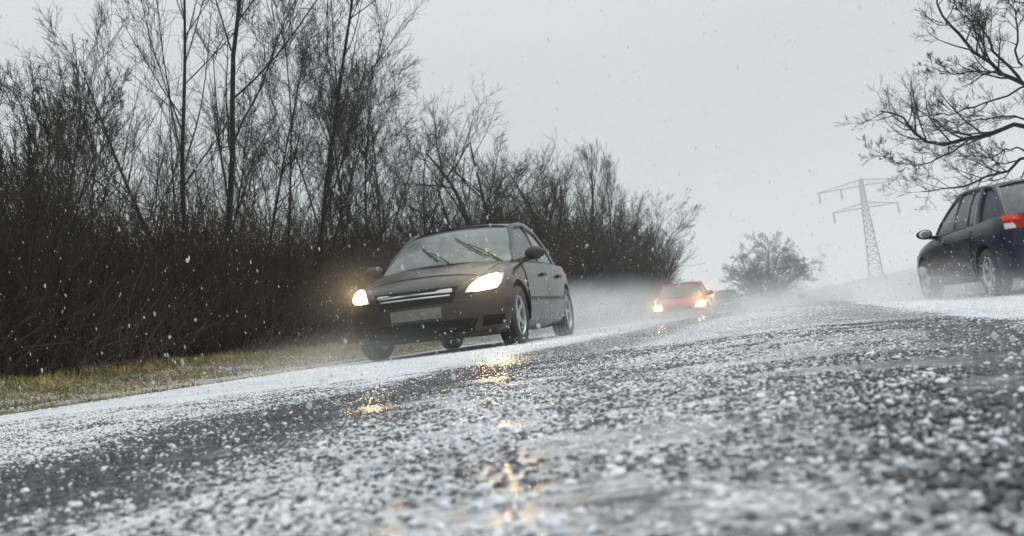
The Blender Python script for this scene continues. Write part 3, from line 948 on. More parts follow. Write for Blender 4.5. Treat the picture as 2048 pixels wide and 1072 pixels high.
    # cabin: roof, pillars, glass, seats
    def cabin(s, screen='screen', detail=True):
        g = s.sp['g']
        V = Vector
        Ab, At, Bb, Bt, Cb, Ct = [V(g[k]) for k in ('Ab', 'At', 'Bb', 'Bt', 'Cb', 'Ct')]
        Rb, Rt = V(g['Rb']), V(g['Rt'])
        mir = lambda p: V((-p.x, p.y, p.z))
        fb, ft, rb, rt = g['fb'], g['ft'], g['rb'], g['rt']   # forward bow of windscreen foot / head, rear bow of back glass
        bow = lambda u: 1 - (2 * u - 1) ** 2
        def scr(u, v):
            b = mir(Ab).lerp(Ab, u); t = mir(At).lerp(At, u)
            b = b + V((0, -fb * bow(u), .03 * bow(u))); t = t + V((0, -ft * bow(u), .035 * bow(u)))
            return b.lerp(t, v) + V((0, -.03, .02)) * (4 * v * (1 - v))
        s.scr = scr
        s.patch('windscreen', scr, M[screen], 14, 8)
        def back(u, v):
            b = mir(Rb).lerp(Rb, u); t = mir(Rt).lerp(Rt, u)
            b = b + V((0, rb * bow(u), .03 * bow(u))); t = t + V((0, rt * bow(u), .035 * bow(u)))
            return b.lerp(t, v) + V((0, .02, .02)) * (4 * v * (1 - v))
        s.patch('rear_window', back, M['glass'], 12, 6)
        # roof
        def rail(v):
            pts = [At, Bt, Ct, Rt]
            d = [0]
            for a, b in zip(pts, pts[1:]): d.append(d[-1] + (b - a).length)
            t = v * d[-1]
            for i in range(3):
                if t <= d[i + 1] + 1e-6:
                    f = (t - d[i]) / (d[i + 1] - d[i])
                    break
            p = [pts[max(i - 1, 0)], pts[i], pts[i + 1], pts[min(i + 2, 3)]]
            return .5 * ((2 * p[1]) + (p[2] - p[0]) * f + (2 * p[0] - 5 * p[1] + 4 * p[2] - p[3]) * f * f + (3 * p[1] - p[0] - 3 * p[2] + p[3]) * f ** 3)
        def roof(u, v):
            r_ = rail(v); x = 2 * u - 1
            xx = x * (1.02 if abs(x) > .99 else 1)
            y = r_.y - ft * bow(u) * (1 - v) ** 2 + rt * bow(u) * v ** 2
            z = r_.z + .012 + g['crown'] * (1 - abs(x) ** 2.6) - (.02 if abs(x) > .99 else 0)
            return V((r_.x * xx, y, z))
        s.patch('roof', roof, s.paint, 16, 14, .03)
        for sx, side in ((1, 'left'), (-1, 'right')):
            F = (lambda p: V((p.x * sx, p.y, p.z)))
            def bar(name, pts, w, dep, mat, side_bulge=0):
                bm = bmesh.new()
                rings = []
                for k_, (p, ww) in enumerate(zip(pts, w)):
                    p = V(p)
                    tn = (V(pts[min(k_ + 1, len(pts) - 1)]) - V(pts[max(k_ - 1, 0)])).normalized()
                    out = V((1, 0, .35)).normalized()
                    al = tn.cross(out).normalized()
                    out = al.cross(tn).normalized()
                    if out.x < 0: out = -out
                    rings.append([bm.verts.new(F(p + al * ww * a + out * dep * b)) for a, b in ((-.5, -.6), (-.5, .25), (-.3, .5), (.3, .5), (.5, .25), (.5, -.6))])
                for r0, r1 in zip(rings, rings[1:]):
                    for q in range(6): bm.faces.new((r0[q], r0[(q + 1) % 6], r1[(q + 1) % 6], r1[q]))
                bm.faces.new(rings[0]); bm.faces.new(rings[-1][::-1])
                o = bm_obj(name, bm, mat, s.root, True); o.data.set_sharp_from_angle(angle=R_(50))
                return o
            dn = V((0, 0, -.05))
            arc = lambda a, b, h: [a + dn, a.lerp(b, .33) + V((0, 0, h)), a.lerp(b, .67) + V((0, 0, h)), b]
            bar('pillar', arc(Ab, At, .012), [.075, .065, .06, .06], .05, s.paint)
            bar('pillar', [Bb + dn, Bb.lerp(Bt, .5), Bt], [.10, .09, .08], .04, M['black'])
            bar('pillar', [Cb + dn, Cb.lerp(Ct, .5) + V((.01, 0, 0)), Ct], [g['cw'] * 1.5, g['cw'] * 1.05, g['cw'] * .8], .06, s.paint)
            bar('pillar', [Rb + dn, Rb.lerp(Rt, .5), Rt], [.10, .08, .07], .06, s.paint)
            bar('roof_rail', [rail(t / 8) for t in range(9)], [.06] * 9, .05, s.paint)
            # side glass panes, quarter panel
            def pane(name, b0, b1, t0, t1, mat, th=.006, bulge=.02):
                def fn(u, v):
                    p = b0.lerp(b1, u).lerp(t0.lerp(t1, u), v)
                    return F(p + V((bulge * 4 * v * (1 - v) - .004, 0, 0)))
                return s.patch(name, fn, mat, 6, 6, th)
            tops = lambda t: rail(t)
            pane('side_window', Ab, Bb, At, Bt, M['glass'])
            pane('side_window', Bb, Cb, Bt, Ct, M['glass'])
            pane('quarter_panel', Cb + V((.003, 0, 0)), Rb + V((.01, 0, 0)), Ct + V((.003, 0, 0)), Rt + V((.008, 0, 0)), s.paint, .02, .015)
            if g.get('post'):
                f = g['post']
                bar('window_post', [Bb.lerp(Cb, f), Bb.lerp(Cb, f).lerp(Bt.lerp(Ct, f), .5) + V((.012, 0, 0)), Bt.lerp(Ct, f)], [.035] * 3, .03, M['black'])
            # belt trim
            bar('belt_trim', [Ab, Bb, Cb], [.03] * 3, .03, M['black'])
            # wing mirror
            bm = bmesh.new()
            bmesh.ops.create_uvsphere(bm, u_segments=16, v_segments=10, radius=1)
            mp = V(g['mir'])
            for v in bm.verts:
                x, y, z = v.co
                y = max(y, -1) if y < .35 else .35 + (y - .35) * .15
                v.co = V((sx * (mp.x + x * .115 * (1 - .15 * y)), mp.y + y * .085, mp.z + z * .075 * (1 - .12 * x)))
            hs = bm_obj('wing_mirror', bm, s.paint if g.get('mpaint') else M['black'], s.root, True)
            bm = bmesh.new()
            bm_bar(bm, F(V((mp.x - .20, mp.y - .02, mp.z - .07))), F(V((mp.x - .04, mp.y, mp.z - .045))), .07, .05)
            bm_obj('mirror_arm', bm, M['black'], hs)
            bm = bmesh.new()
            bmesh.ops.create_uvsphere(bm, u_segments=16, v_segments=6, radius=1)
            for v in bm.verts:
                x, y, z = v.co
                v.co = V((sx * (mp.x + x * .092), mp.y + .040 + y * .004, mp.z + z * .058))
            bm_obj('mirror_glass', bm, M['chrome'], hs, True)
        if detail:
            bm = bmesh.new()
            x = abs(Ab.x) - .06
            bm_box(bm, (0, Ab.y + .22, Ab.z - .03), (2 * x, .55, .14))
            bmesh.ops.bevel(bm, geom=bm.edges[:], offset=.03, segments=2, affect='EDGES')
            bm_obj('dashboard', bm, M['interior'], s.root)
            for sx in (1, -1):
                for (yy, zz) in ((Bb.y - .02, .0), (Cb.y - .12, .02)):
                    bm = bmesh.new()
                    bm_box(bm, (sx * .36, yy, Ab.z + .08 + zz), (.46, .14, .44), Matrix.Rotation(R_(-12), 3, 'X'))
                    bm_box(bm, (sx * .36, yy + .07, Ab.z + .37 + zz), (.25, .09, .15), Matrix.Rotation(R_(-8), 3, 'X'))
                    bmesh.ops.bevel(bm, geom=bm.edges[:], offset=.03, segments=2, affect='EDGES')
                    bm_obj('seat', bm, M['interior'], s.root)
            bm = bmesh.new()
            c = V((.36, Ab.y + .62, Ab.z + .06))
            ring = [c + Matrix.Rotation(R_(-25), 3, 'X') @ V((math.cos(t) * .18, 0, math.sin(t) * .18)) for t in np.linspace(0, 2 * math.pi, 21)]
            bm_tube(bm, ring, .014, 6)
            bm_bar(bm, ring[0], ring[10], .03); bm_bar(bm, c, c + V((0, -.3, -.1)), .04)
            bm_obj('steering_wheel', bm, M['black'], s.root)
    def wheels(s, spokes=5, seg=32):
        sp = s.sp
        r = sp['rw']
        for y in (sp['yf'], sp['yr']):
            for sx in (1, -1):
                bm = bmesh.new()
                bm_lathe(bm, [(.03, -.05), (.13, -.05), (.13, .03), (.03, .03)], 'x', 16)
                w = bm_obj('wheel', bm, M['black'], s.root)
                w.location = (sx * (sp['W'] - .115), y, r)
                w.rotation_euler = (random.uniform(0, 6), 0, 0 if sx > 0 else math.pi)
                bm = bmesh.new()
                tw = .10
                prof = [(r * .66, -tw * .85), (r * .82, -tw), (r * .95, -tw * .95), (r * .995, -tw * .75), (r, -tw * .3), (r * .985, -tw * .28), (r * .985, -tw * .22), (r, -tw * .2), (r, tw * .2), (r * .985, tw * .22), (r * .985, tw * .28), (r, tw * .3), (r * .995, tw * .75), (r * .95, tw * .95), (r * .82, tw), (r * .66, tw * .85)]
                bm_lathe(bm, prof, 'x', seg)
                bm_obj('tyre', bm, M['rubber'], w, True)
                bm = bmesh.new()
                bm_lathe(bm, [(r * .60, -tw * .8), (r * .67, -tw * .8), (r * .67, tw * .82), (r * .635, tw * .88), (r * .60, tw * .70)], 'x', seg)
                bm_lathe(bm, [(.001, tw * .62), (r * .2, tw * .6), (r * .22, tw * .3), (.001, tw * .3)], 'x', 16)
                for q in range(spokes):
                    a = 2 * math.pi * q / spokes
                    c, s_ = math.cos(a), math.sin(a)
                    pr, pl = [], []
                    for rr, wd, xx in ((r * .15, .030, tw * .58), (r * .40, .024, tw * .62), (r * .64, .034, tw * .74)):
                        for sg in (1, -1):
                            for dx in (0, -.025):
                                (pr if sg > 0 else pl).append(bm.verts.new((xx + dx, rr * c - sg * wd * s_, rr * s_ + sg * wd * c)))
                    for k_ in (0, 2):
                        bm.faces.new((pr[k_], pr[k_ + 2], pl[k_ + 2], pl[k_])); bm.faces.new((pr[k_ + 1], pl[k_ + 1], pl[k_ + 3], pr[k_ + 3]))
                        bm.faces.new((pr[k_], pr[k_ + 1], pr[k_ + 3], pr[k_ + 2])); bm.faces.new((pl[k_], pl[k_ + 2], pl[k_ + 3], pl[k_ + 1]))
                bm_obj('rim', bm, M['alloy'], w)
    def both(s, name, quad, mat, face='front', **kw):
        """one panel on each side, the quad given for the car's left (+x)"""
        out = []
        if face in ('front', 'rear'):
            out.append(s.panel(name, quad, mat, face, **kw))
            out.append(s.panel(name, [(-a, z) for a, z in quad], mat, face, **kw))
        else:
            out.append(s.panel(name, quad, mat, 'left', **kw))
            out.append(s.panel(name, quad, mat, 'right', **kw))
        return out
    def doors(s):
        sp = s.sp; g = sp['g']
        zb = .27
        y1 = g['Ab'][1] + .06; y2 = g['Bb'][1]; y3 = g['Cb'][1] + .02
        zt = min(g['Ab'][2], g['Bb'][2]) - .045
        for (a, b, low_b, hy) in ((y1, y2 - .006, y2 - .006, y2 - .2), (y2 + .006, y3 - .1, min(y3 - .1, sp['yr'] - sp['ra'] - .02), y3 - .28)):
            for d, face, sx in zip(s.both('door', [(a, zb), (low_b, zb), (b, zt), (a, zt)], s.paint, 'side', off=.010, thick=.02, nu=10, nv=8), ('left', 'right'), (1, -1)):
                h = s.bvh.ray_cast(Vector((3, hy, zt - .10)), Vector((-1, 0, 0)))
                x = h[0].x if h[0] else .86
                bm = bmesh.new()
                bm_bar(bm, (sx * (x + .035), hy - .09, zt - .10), (sx * (x + .035), hy + .09, zt - .10), .022, .03)
                for e in (-.085, .085): bm_bar(bm, (sx * (x - .01), hy + e, zt - .10), (sx * (x + .035), hy + e, zt - .10), .022, .022)
                bm_obj('handle', bm, M['black'], d)
    def wiper(s, name, u0, v0, u1, v1):
        n = 6
        def P(u, v, o):
            p = s.scr(u, v); e = 1e-3
            nn = (s.scr(u + e, v) - p).cross(s.scr(u, v + e) - p).normalized()
            if nn.z < 0: nn = -nn
            return p + nn * o
        bm = bmesh.new()
        pts = [P(u0 + (u1 - u0) * k / n, v0 + (v1 - v0) * k / n, .016) for k in range(n + 1)]
        bm_tube(bm, pts, [.007] + [.009] * (n - 1) + [.006], 6)
        o = bm_obj(name, bm, M['black'], s.root)
        bm = bmesh.new()
        bs = P(u0 + .10, -.03, .01); mid = P((u0 + u1) / 2, (v0 + v1) / 2, .035)
        bm_tube(bm, [bs, bs.lerp(mid, .5) + Vector((0, -.01, .02)), mid], [.010, .008, .006], 6)
        bm_obj('wiper_arm', bm, M['black'], o)

HATCH = dict(L=4.22, W=.885, bowf=.34, bowr=.22, yf=.86, yr=3.48, rw=.315, ra=.365, st=[
    (0.00, .60, .25, .575, .63), (.04, .72, .19, .615, .675), (.12, .80, .155, .655, .72), (.30, .85, .145, .71, .785), (.60, .88, .14, .775, .865), (.95, .885, .14, .835, .935),
    (1.25, .885, .14, .885, .975), (1.7, .885, .14, .905, .955), (2.4, .885, .14, .92, .955), (3.2, .880, .15, .925, .955), (3.6, .862, .17, .925, .965), (3.95, .83, .20, .91, .955),
    (4.12, .78, .26, .88, .925), (4.19, .74, .30, .87, .91), (4.22, .64, .34, .82, .86)],
    g=dict(Ab=(.745, 1.16, .915), At=(.60, 1.86, 1.355), Bb=(.80, 2.22, .925), Bt=(.625, 2.30, 1.40), Cb=(.785, 3.18, .93), Ct=(.59, 2.98, 1.345),
           Rb=(.65, 3.86, .94), Rt=(.53, 3.28, 1.27), fb=.30, ft=.12, rb=.12, rt=.06, crown=.045, cw=.12, mir=(.955, 1.42, .985)))
SEDAN = dict(L=4.30, W=.87, bowf=.28, bowr=.18, yf=.84, yr=3.47, rw=.305, ra=.355, st=[
    (0.00, .60, .30, .62, .67), (.04, .71, .25, .665, .715), (.12, .78, .22, .70, .76), (.30, .83, .21, .745, .82), (.60, .86, .20, .80, .885), (.95, .87, .20, .855, .945),
    (1.25, .87, .20, .895, .975), (1.7, .87, .20, .915, .955), (2.4, .87, .20, .935, .965), (3.2, .87, .20, .955, .98), (3.7, .865, .21, .975, 1.03), (4.02, .84, .23, .975, 1.045),
    (4.20, .80, .27, .95, 1.03), (4.27, .74, .31, .91, .99), (4.30, .66, .35, .86, .94)],
    g=dict(Ab=(.735, 1.18, .925), At=(.595, 1.88, 1.375), Bb=(.785, 2.20, .94), Bt=(.615, 2.28, 1.445), Cb=(.78, 3.12, .965), Ct=(.59, 3.02, 1.43),
           Rb=(.64, 3.72, 1.005), Rt=(.53, 3.22, 1.39), fb=.28, ft=.11, rb=.14, rt=.06, crown=.05, cw=.14, mir=(.945, 1.42, .985), post=.62))

def car_z(x): return float(road_z(x))

# brown car coming towards us in the left lane
c1 = Car('car', 'brown car coming closer with both headlights lit and wipers raised on its windscreen', (-3.76, 9.3, .055), .039, .030, HATCH, M['paint_brown'], scale=1.035)
c1.cabin(); c1.wheels(5); c1.doors()
LAMP = [(.475, .575), (.785, .60), (.80, .765), (.63, .735)]
def lamps(c, quad, lit, shrink=.16):
    mid = (sum(a for a, z in quad) / 4, sum(z for a, z in quad) / 4)
    inner = [(a + (mid[0] - a) * shrink, z + (mid[1] - z) * shrink) for a, z in quad]
    for sg, h in zip((1, -1), c.both('headlight', quad, M['greylens'], off=.010, nu=10, nv=8, rnd=.45)):
        c.panel('lamp_lens', [(sg * a, z) for a, z in inner], lit, 'front', off=.020, nu=10, nv=8, rnd=.75, parent=h)
lamps(c1, LAMP, M['lamp'])
gr = c1.panel('grille', [(-.38, .50), (.38, .50), (.44, .655), (-.44, .655)], M['arch'], 'front', off=.006, nu=12)
for z, w in ((.618, .385), (.578, .36)):
    c1.panel('chrome_bar', [(-w, z - .008), (w, z - .008), (w, z + .008), (-w, z + .008)], M['chrome'], 'front', off=.024, nu=14, nv=2, parent=gr)
c1.panel('number_plate', [(-.26, .365), (.26, .365), (.26, .472), (-.26, .472)], M['plate'], 'front', off=.016, nu=8, nv=2)
c1.panel('bumper_intake', [(-.54, .205), (.54, .205), (.60, .335), (-.60, .335)], M['arch'], 'front', off=.006, nu=12)
c1.both('fog_light_recess', [(.62, .24), (.80, .25), (.81, .345), (.65, .345)], M['arch'], off=.006, nu=4, nv=3)
c1.panel('bumper_lip', [(-.70, .170), (.70, .170), (.72, .190), (-.72, .190)], M['black'], 'front', off=.025, nu=16, nv=1)
c1.panel('bumper_seam', [(-.80, .515), (.80, .515), (.80, .523), (-.80, .523)], M['black'], 'front', off=.003, nu=20, nv=1)
c1.both('rub_strip', [(1.28, .47), (3.05, .48), (3.05, .52), (1.28, .51)], M['black'], 'side', off=.016, nu=14, nv=1)
c1.both('side_repeater', [(1.10, .66), (1.18, .66), (1.18, .69), (1.10, .69)], M['clearlens'], 'side', off=.008, nu=2, nv=1)
c1.panel('bonnet', [(-.62, .34), (.62, .34), (.68, 1.02), (-.68, 1.02)], c1.paint, 'top', off=.008, nu=14, nv=10)
c1.wiper('wiper', .50, .07, .27, .50)
c1.wiper('wiper', .84, .10, .54, .66)
c1.both('tail_light', [(.60, .72), (.80, .72), (.80, .93), (.62, .93)], M['redlens'], 'rear', nu=4, nv=4)

# navy car driving away in the right lane
c2 = Car('car', 'dark navy sedan driving away under the overhanging bare branches', (2.55, 17.3, -.235), math.pi + .174, -.034, SEDAN, M['paint_navy'])
c2.cabin('glass'); c2.wheels(6); c2.doors()
for face_q, m in ((([(.60, .80), (.79, .80), (.782, .972), (.62, .962)]), 'redlens'),):
    tls = c2.both('tail_light', face_q, M[m], 'rear', off=.012, nu=6, nv=6)
for t, sg in zip(tls, (1, -1)):
    c2.panel('indicator_lens', [(sg * .70, .803), (sg * .785, .803), (sg * .785, .87), (sg * .71, .862)], M['clearlens'], 'rear', off=.022, nu=4, nv=3, parent=t)
    c2.panel('brake_lens', [(sg * .65, .905), (sg * .782, .905), (sg * .775, .962), (sg * .66, .955)], simple('brake lens', (.50, .03, .012), .3, spec=.2, emit=(1, .12, .05), es=.12), 'rear', off=.020, nu=4, nv=3, parent=t)
c2.panel('bumper_seam', [(-.84, .60), (.84, .60), (.84, .61), (-.84, .61)], M['black'], 'rear', off=.003, nu=20, nv=1)
c2.panel('number_plate', [(-.26, .64), (.26, .64), (.26, .75), (-.26, .75)], M['plate'], 'rear', off=.012, nu=8, nv=2)
c2.both('rub_strip', [(1.28, .47), (3.0, .48), (3.0, .53), (1.28, .52)], M['black'], 'side', off=.016, nu=14, nv=1)
c2.both('headlight', [(.44, .56), (.78, .58), (.80, .72), (.52, .70)], M['greylens'], nu=6, nv=4)

# red car far off
c3 = Car('car', 'red car with glowing yellow headlights half hidden in spray', (-3.75, 31.5, -.32), .02, .02, HATCH, M['paint_red'])
c3.cabin('glass', True); c3.wheels(5, 20); c3.doors()
lamps(c3, [(.50, .56), (.80, .57), (.81, .74), (.58, .73)], M['lampfar'], .05)
c3.panel('grille', [(-.36, .545), (.36, .545), (.38, .60), (-.38, .60)], M['black'], 'front', off=.006)
c3.panel('number_plate', [(-.26, .375), (.26, .375), (.26, .485), (-.26, .485)], M['plate'], 'front', off=.012, nu=6, nv=2)
c3.panel('bumper_intake', [(-.60, .235), (.60, .235), (.62, .335), (-.62, .335)], M['black'], 'front', off=.006, nu=10)

# charcoal car farther still
c4 = Car('car', 'dim charcoal car with unlit lamps, the smallest one, below the lone round tree', (-4.35, 61.0, -.36), .06, .02, SEDAN, M['paint_grey'])
c4.cabin('glass', False); c4.wheels(5, 16)
c4.both('headlight', [(.46, .57), (.78, .58), (.80, .72), (.54, .71)], M['greylens'], off=.012, nu=4, nv=3)
c4.panel('grille', [(-.36, .56), (.36, .56), (.38, .66), (-.38, .66)], M['chrome'], 'front', off=.006)
c4.panel('number_plate', [(-.26, .375), (.26, .375), (.26, .485), (-.26, .485)], M['plate'], 'front', off=.012, nu=4, nv=2)

# ---------------------------------------------------------------- hail
def ice_material():
    m, nt, p = new_mat('hail ice')
    p.inputs['Base Color'].default_value = (.78, .82, .86, 1)
    p.inputs['Roughness'].default_value = .28
    p.inputs['IOR'].default_value = 1.31
    p.inputs['Subsurface Weight'].default_value = .0
    N, Lk = nt.nodes, nt.links
    oi = N.new('ShaderNodeTexCoord')
    nz = N.new('ShaderNodeTexNoise'); nz.inputs['Scale'].default_value = 2.5
    Lk.new(oi.outputs['Object'], nz.inputs['Vector'])
    cr = N.new('ShaderNodeValToRGB')
    cr.color_ramp.elements[0].position = .3; cr.color_ramp.elements[0].color = (.66, .70, .74, 1)
    cr.color_ramp.elements[1].position = .65; cr.color_ramp.elements[1].color = (.93, .95, .97, 1)
    Lk.new(nz.outputs['Fac'], cr.inputs[0]); Lk.new(cr.outputs[0], p.inputs['Base Color'])
    tl = N.new('ShaderNodeBsdfTranslucent'); Lk.new(cr.outputs[0], tl.inputs['Color'])
    mxs = N.new('ShaderNodeMixShader'); mxs.inputs[0].default_value = .15
    Lk.new(p.outputs[0], mxs.inputs[1]); Lk.new(tl.outputs[0], mxs.inputs[2])
    Lk.new(mxs.outputs[0], N['Material Output'].inputs['Surface'])
    return m
M['ice'] = ice_material()
# clear wet pellets in the air: partly see-through
M['air_ice'] = ice_material(); M['air_ice'].name = 'falling ice'
for n_ in M['air_ice'].node_tree.nodes:
    if n_.type == 'MIX_SHADER': n_.inputs[0].default_value = .85
nt_ = M['air_ice'].node_tree
tr_ = nt_.nodes.new('ShaderNodeBsdfTransparent'); mx_ = nt_.nodes.new('ShaderNodeMixShader'); mx_.inputs[0].default_value = .5
lk_ = nt_.nodes['Material Output'].inputs['Surface'].links[0].from_socket
nt_.links.new(lk_, mx_.inputs[1]); nt_.links.new(tr_.outputs[0], mx_.inputs[2]); nt_.links.new(mx_.outputs[0], nt_.nodes['Material Output'].inputs['Surface'])

def scatter(name, P, S, E, mat, subdiv, label, cat, smooth=True):
    """points P, scale vectors S, euler rotations E -> one object instancing an ice pellet on each"""
    me = bpy.data.meshes.new(name)
    me.vertices.add(len(P)); me.vertices.foreach_set('co', np.asarray(P, np.float32).ravel())
    for nm, arr in (('pellet_scale', S), ('pellet_turn', E)):
        at = me.attributes.new(nm, 'FLOAT_VECTOR', 'POINT')
        at.data.foreach_set('vector', np.asarray(arr, np.float32).ravel())
    o = bpy.data.objects.new(name, me); COL.objects.link(o)
    ng = bpy.data.node_groups.new(name, 'GeometryNodeTree')
    ng.interface.new_socket('Geometry', in_out='INPUT', socket_type='NodeSocketGeometry')
    ng.interface.new_socket('Geometry', in_out='OUTPUT', socket_type='NodeSocketGeometry')
    N, Lk = ng.nodes, ng.links
    gi, go = N.new('NodeGroupInput'), N.new('NodeGroupOutput')
    ico = N.new('GeometryNodeMeshIcoSphere'); ico.inputs['Radius'].default_value = 1; ico.inputs['Subdivisions'].default_value = subdiv
    sp = N.new('GeometryNodeSetPosition')
    nz = N.new('ShaderNodeTexNoise'); nz.inputs['Scale'].default_value = 1.4
    ps = N.new('GeometryNodeInputPosition'); Lk.new(ps.outputs[0], nz.inputs['Vector'])
    sb = N.new('ShaderNodeVectorMath'); sb.operation = 'SUBTRACT'; sb.inputs[1].default_value = (.5, .5, .5); Lk.new(nz.outputs['Color'], sb.inputs[0])
    scn = N.new('ShaderNodeVectorMath'); scn.operation = 'SCALE'; scn.inputs['Scale'].default_value = .9; Lk.new(sb.outputs[0], scn.inputs[0])
    Lk.new(ico.outputs['Mesh'], sp.inputs['Geometry']); Lk.new(scn.outputs[0], sp.inputs['Offset'])
    sm = N.new('GeometryNodeSetShadeSmooth'); Lk.new(sp.outputs[0], sm.inputs[0])
    mt = N.new('GeometryNodeSetMaterial'); mt.inputs['Material'].default_value = mat; Lk.new(sm.outputs[0], mt.inputs[0])
    ip = N.new('GeometryNodeInstanceOnPoints')
    a1 = N.new('GeometryNodeInputNamedAttribute'); a1.data_type = 'FLOAT_VECTOR'; a1.inputs['Name'].default_value = 'pellet_scale'
    a2 = N.new('GeometryNodeInputNamedAttribute'); a2.data_type = 'FLOAT_VECTOR'; a2.inputs['Name'].default_value = 'pellet_turn'
    er = N.new('FunctionNodeEulerToRotation'); Lk.new(a2.outputs[0], er.inputs[0])
    Lk.new(gi.outputs[0], ip.inputs['Points']); Lk.new(mt.outputs[0], ip.inputs['Instance'])
    Lk.new(a1.outputs[0], ip.inputs['Scale']); Lk.new(er.outputs[0], ip.inputs['Rotation'])
    Lk.new(ip.outputs[0], go.inputs[0])
    md = o.modifiers.new('scatter', 'NODES'); md.node_group = ng
    me.materials.append(mat)
    tag(o, label, cat, kind='stuff')
    return o

def band_density(u, y):
    d = np.interp(u, [-7.6, -6.2, -5.6, -2.1, -1.75, -1.55, -1.05, -.80, -.5, -.22, -.08, .25, .32, .52, .68, 1.6, 5.2], [.15, .75, 1.6, 1.7, 1.1, .16, .12, .5, 1.05, 1.0, .55, .5, .18, .18, 1.3, 1.6, 1.5])
    return d
def hail_points(y0, y1, dens, seed):
    rg = np.random.default_rng(seed)
    ul, ur = max(-1.1 * y1 - 1.2, ROAD_L - 2), min(.24 * y1 + 1.2, ROAD_R)
    n = int((y1 - y0) * (ur - ul) * dens * 1.7)
    y = rg.uniform(y0, y1, n); u = rg.uniform(ul, ur, n)
    vis = (u > -1.06 * y - 1.1) & (u < .23 * y + 1.1)
    uw = u + .28 * (vnoise(u * 1.5 + 3, y * .8, 21) - .5) + .12 * (vnoise(u * 7, y * 5, 22) - .5)
    dd = band_density(uw, y)
    cl = vnoise(u * 6, y * 6, 23) * .6 + vnoise(u * 17 + 5, y * 17, 24) * .6
    cl = np.clip((cl - .28) * 2.1, .06, 1.6)
    ok = vis & (rg.random(n) < dd * cl / 1.7)
    return u[ok], y[ok]
us, ysn = [], []
for k, (a, b, d) in enumerate(((.35, 2, 11500), (2, 5, 11000), (5, 12, 5000), (12, 24, 1700), (24, 45, 600))):
    u, y = hail_points(a, b, d, 100 + k)
    us.append(u); ysn.append(y)
u = np.concatenate(us); y = np.concatenate(ysn)
rg = np.random.default_rng(9)
n = len(u)
r = np.clip(rg.lognormal(math.log(.00195), .42, n), .0012, .0085) * np.interp(y, [0, 1, 2.2, 5, 8, 24, 45], [1, .95, .82, .9, 1.15, 1.6, 2.2])
flat = rg.uniform(.45, .9, n)
slushy = (rg.random(n) < .12) & (y > 1.3)
r = np.where(slushy, r * 1.7, r); flat = np.where(slushy, .38, flat)
S = np.stack([r * rg.uniform(.8, 1.35, n), r * rg.uniform(.8, 1.35, n), r * flat], -1)
E = np.stack([rg.normal(size=n) * .25, rg.normal(size=n) * .25, rg.uniform(0, 6.28, n)], -1)
P = np.stack([u + bend(y), y, np.where(u < ROAD_L, ground_z(u, y) + .035 * rg.random(n), road_z(u, y)) + S[:, 2] * .5], -1)
nearm = y < 2.2
scatter('hailstones', P[nearm], S[nearm], E[nearm], M['ice'], 3, 'white hailstones strewn over the near road surface', 'hail')
scatter('hailstones', P[~nearm], S[~nearm], E[~nearm], M['ice'], 2, 'white hailstones covering the road farther off', 'hail')
print('hailstones', n)
# the coarse wet stone of the road surface, proud of the bitumen, where it lies close enough to see
M['chip'] = simple('wet asphalt chips', (.050, .051, .055), .10, noise=.5, nscale=60, ior=1.4)
def chips():
    rg = np.random.default_rng(12)
    n = 90000
    y = .35 + 4.2 * rg.random(n) ** .62; u = -1.06 * y - .9 + (1.3 * y + 1.7) * rg.random(n)
    k = (vnoise(u * 4, y * 4, 33) > .3); y, u = y[k], u[k]; n = len(y)
    r = rg.uniform(.0025, .0065, n)
    S = np.stack([r, r * rg.uniform(.7, 1.1, n), r * rg.uniform(.45, .8, n)], -1)
    E = np.stack([rg.normal(size=n) * .35, rg.normal(size=n) * .35, rg.uniform(0, 6.28, n)], -1)
    P = np.stack([u, y, road_z(u) - S[:, 2] * .35], -1)
    scatter('asphalt_chips', P, S, E, M['chip'], 2, 'coarse wet stone chips of the road surface', 'gravel')
chips()

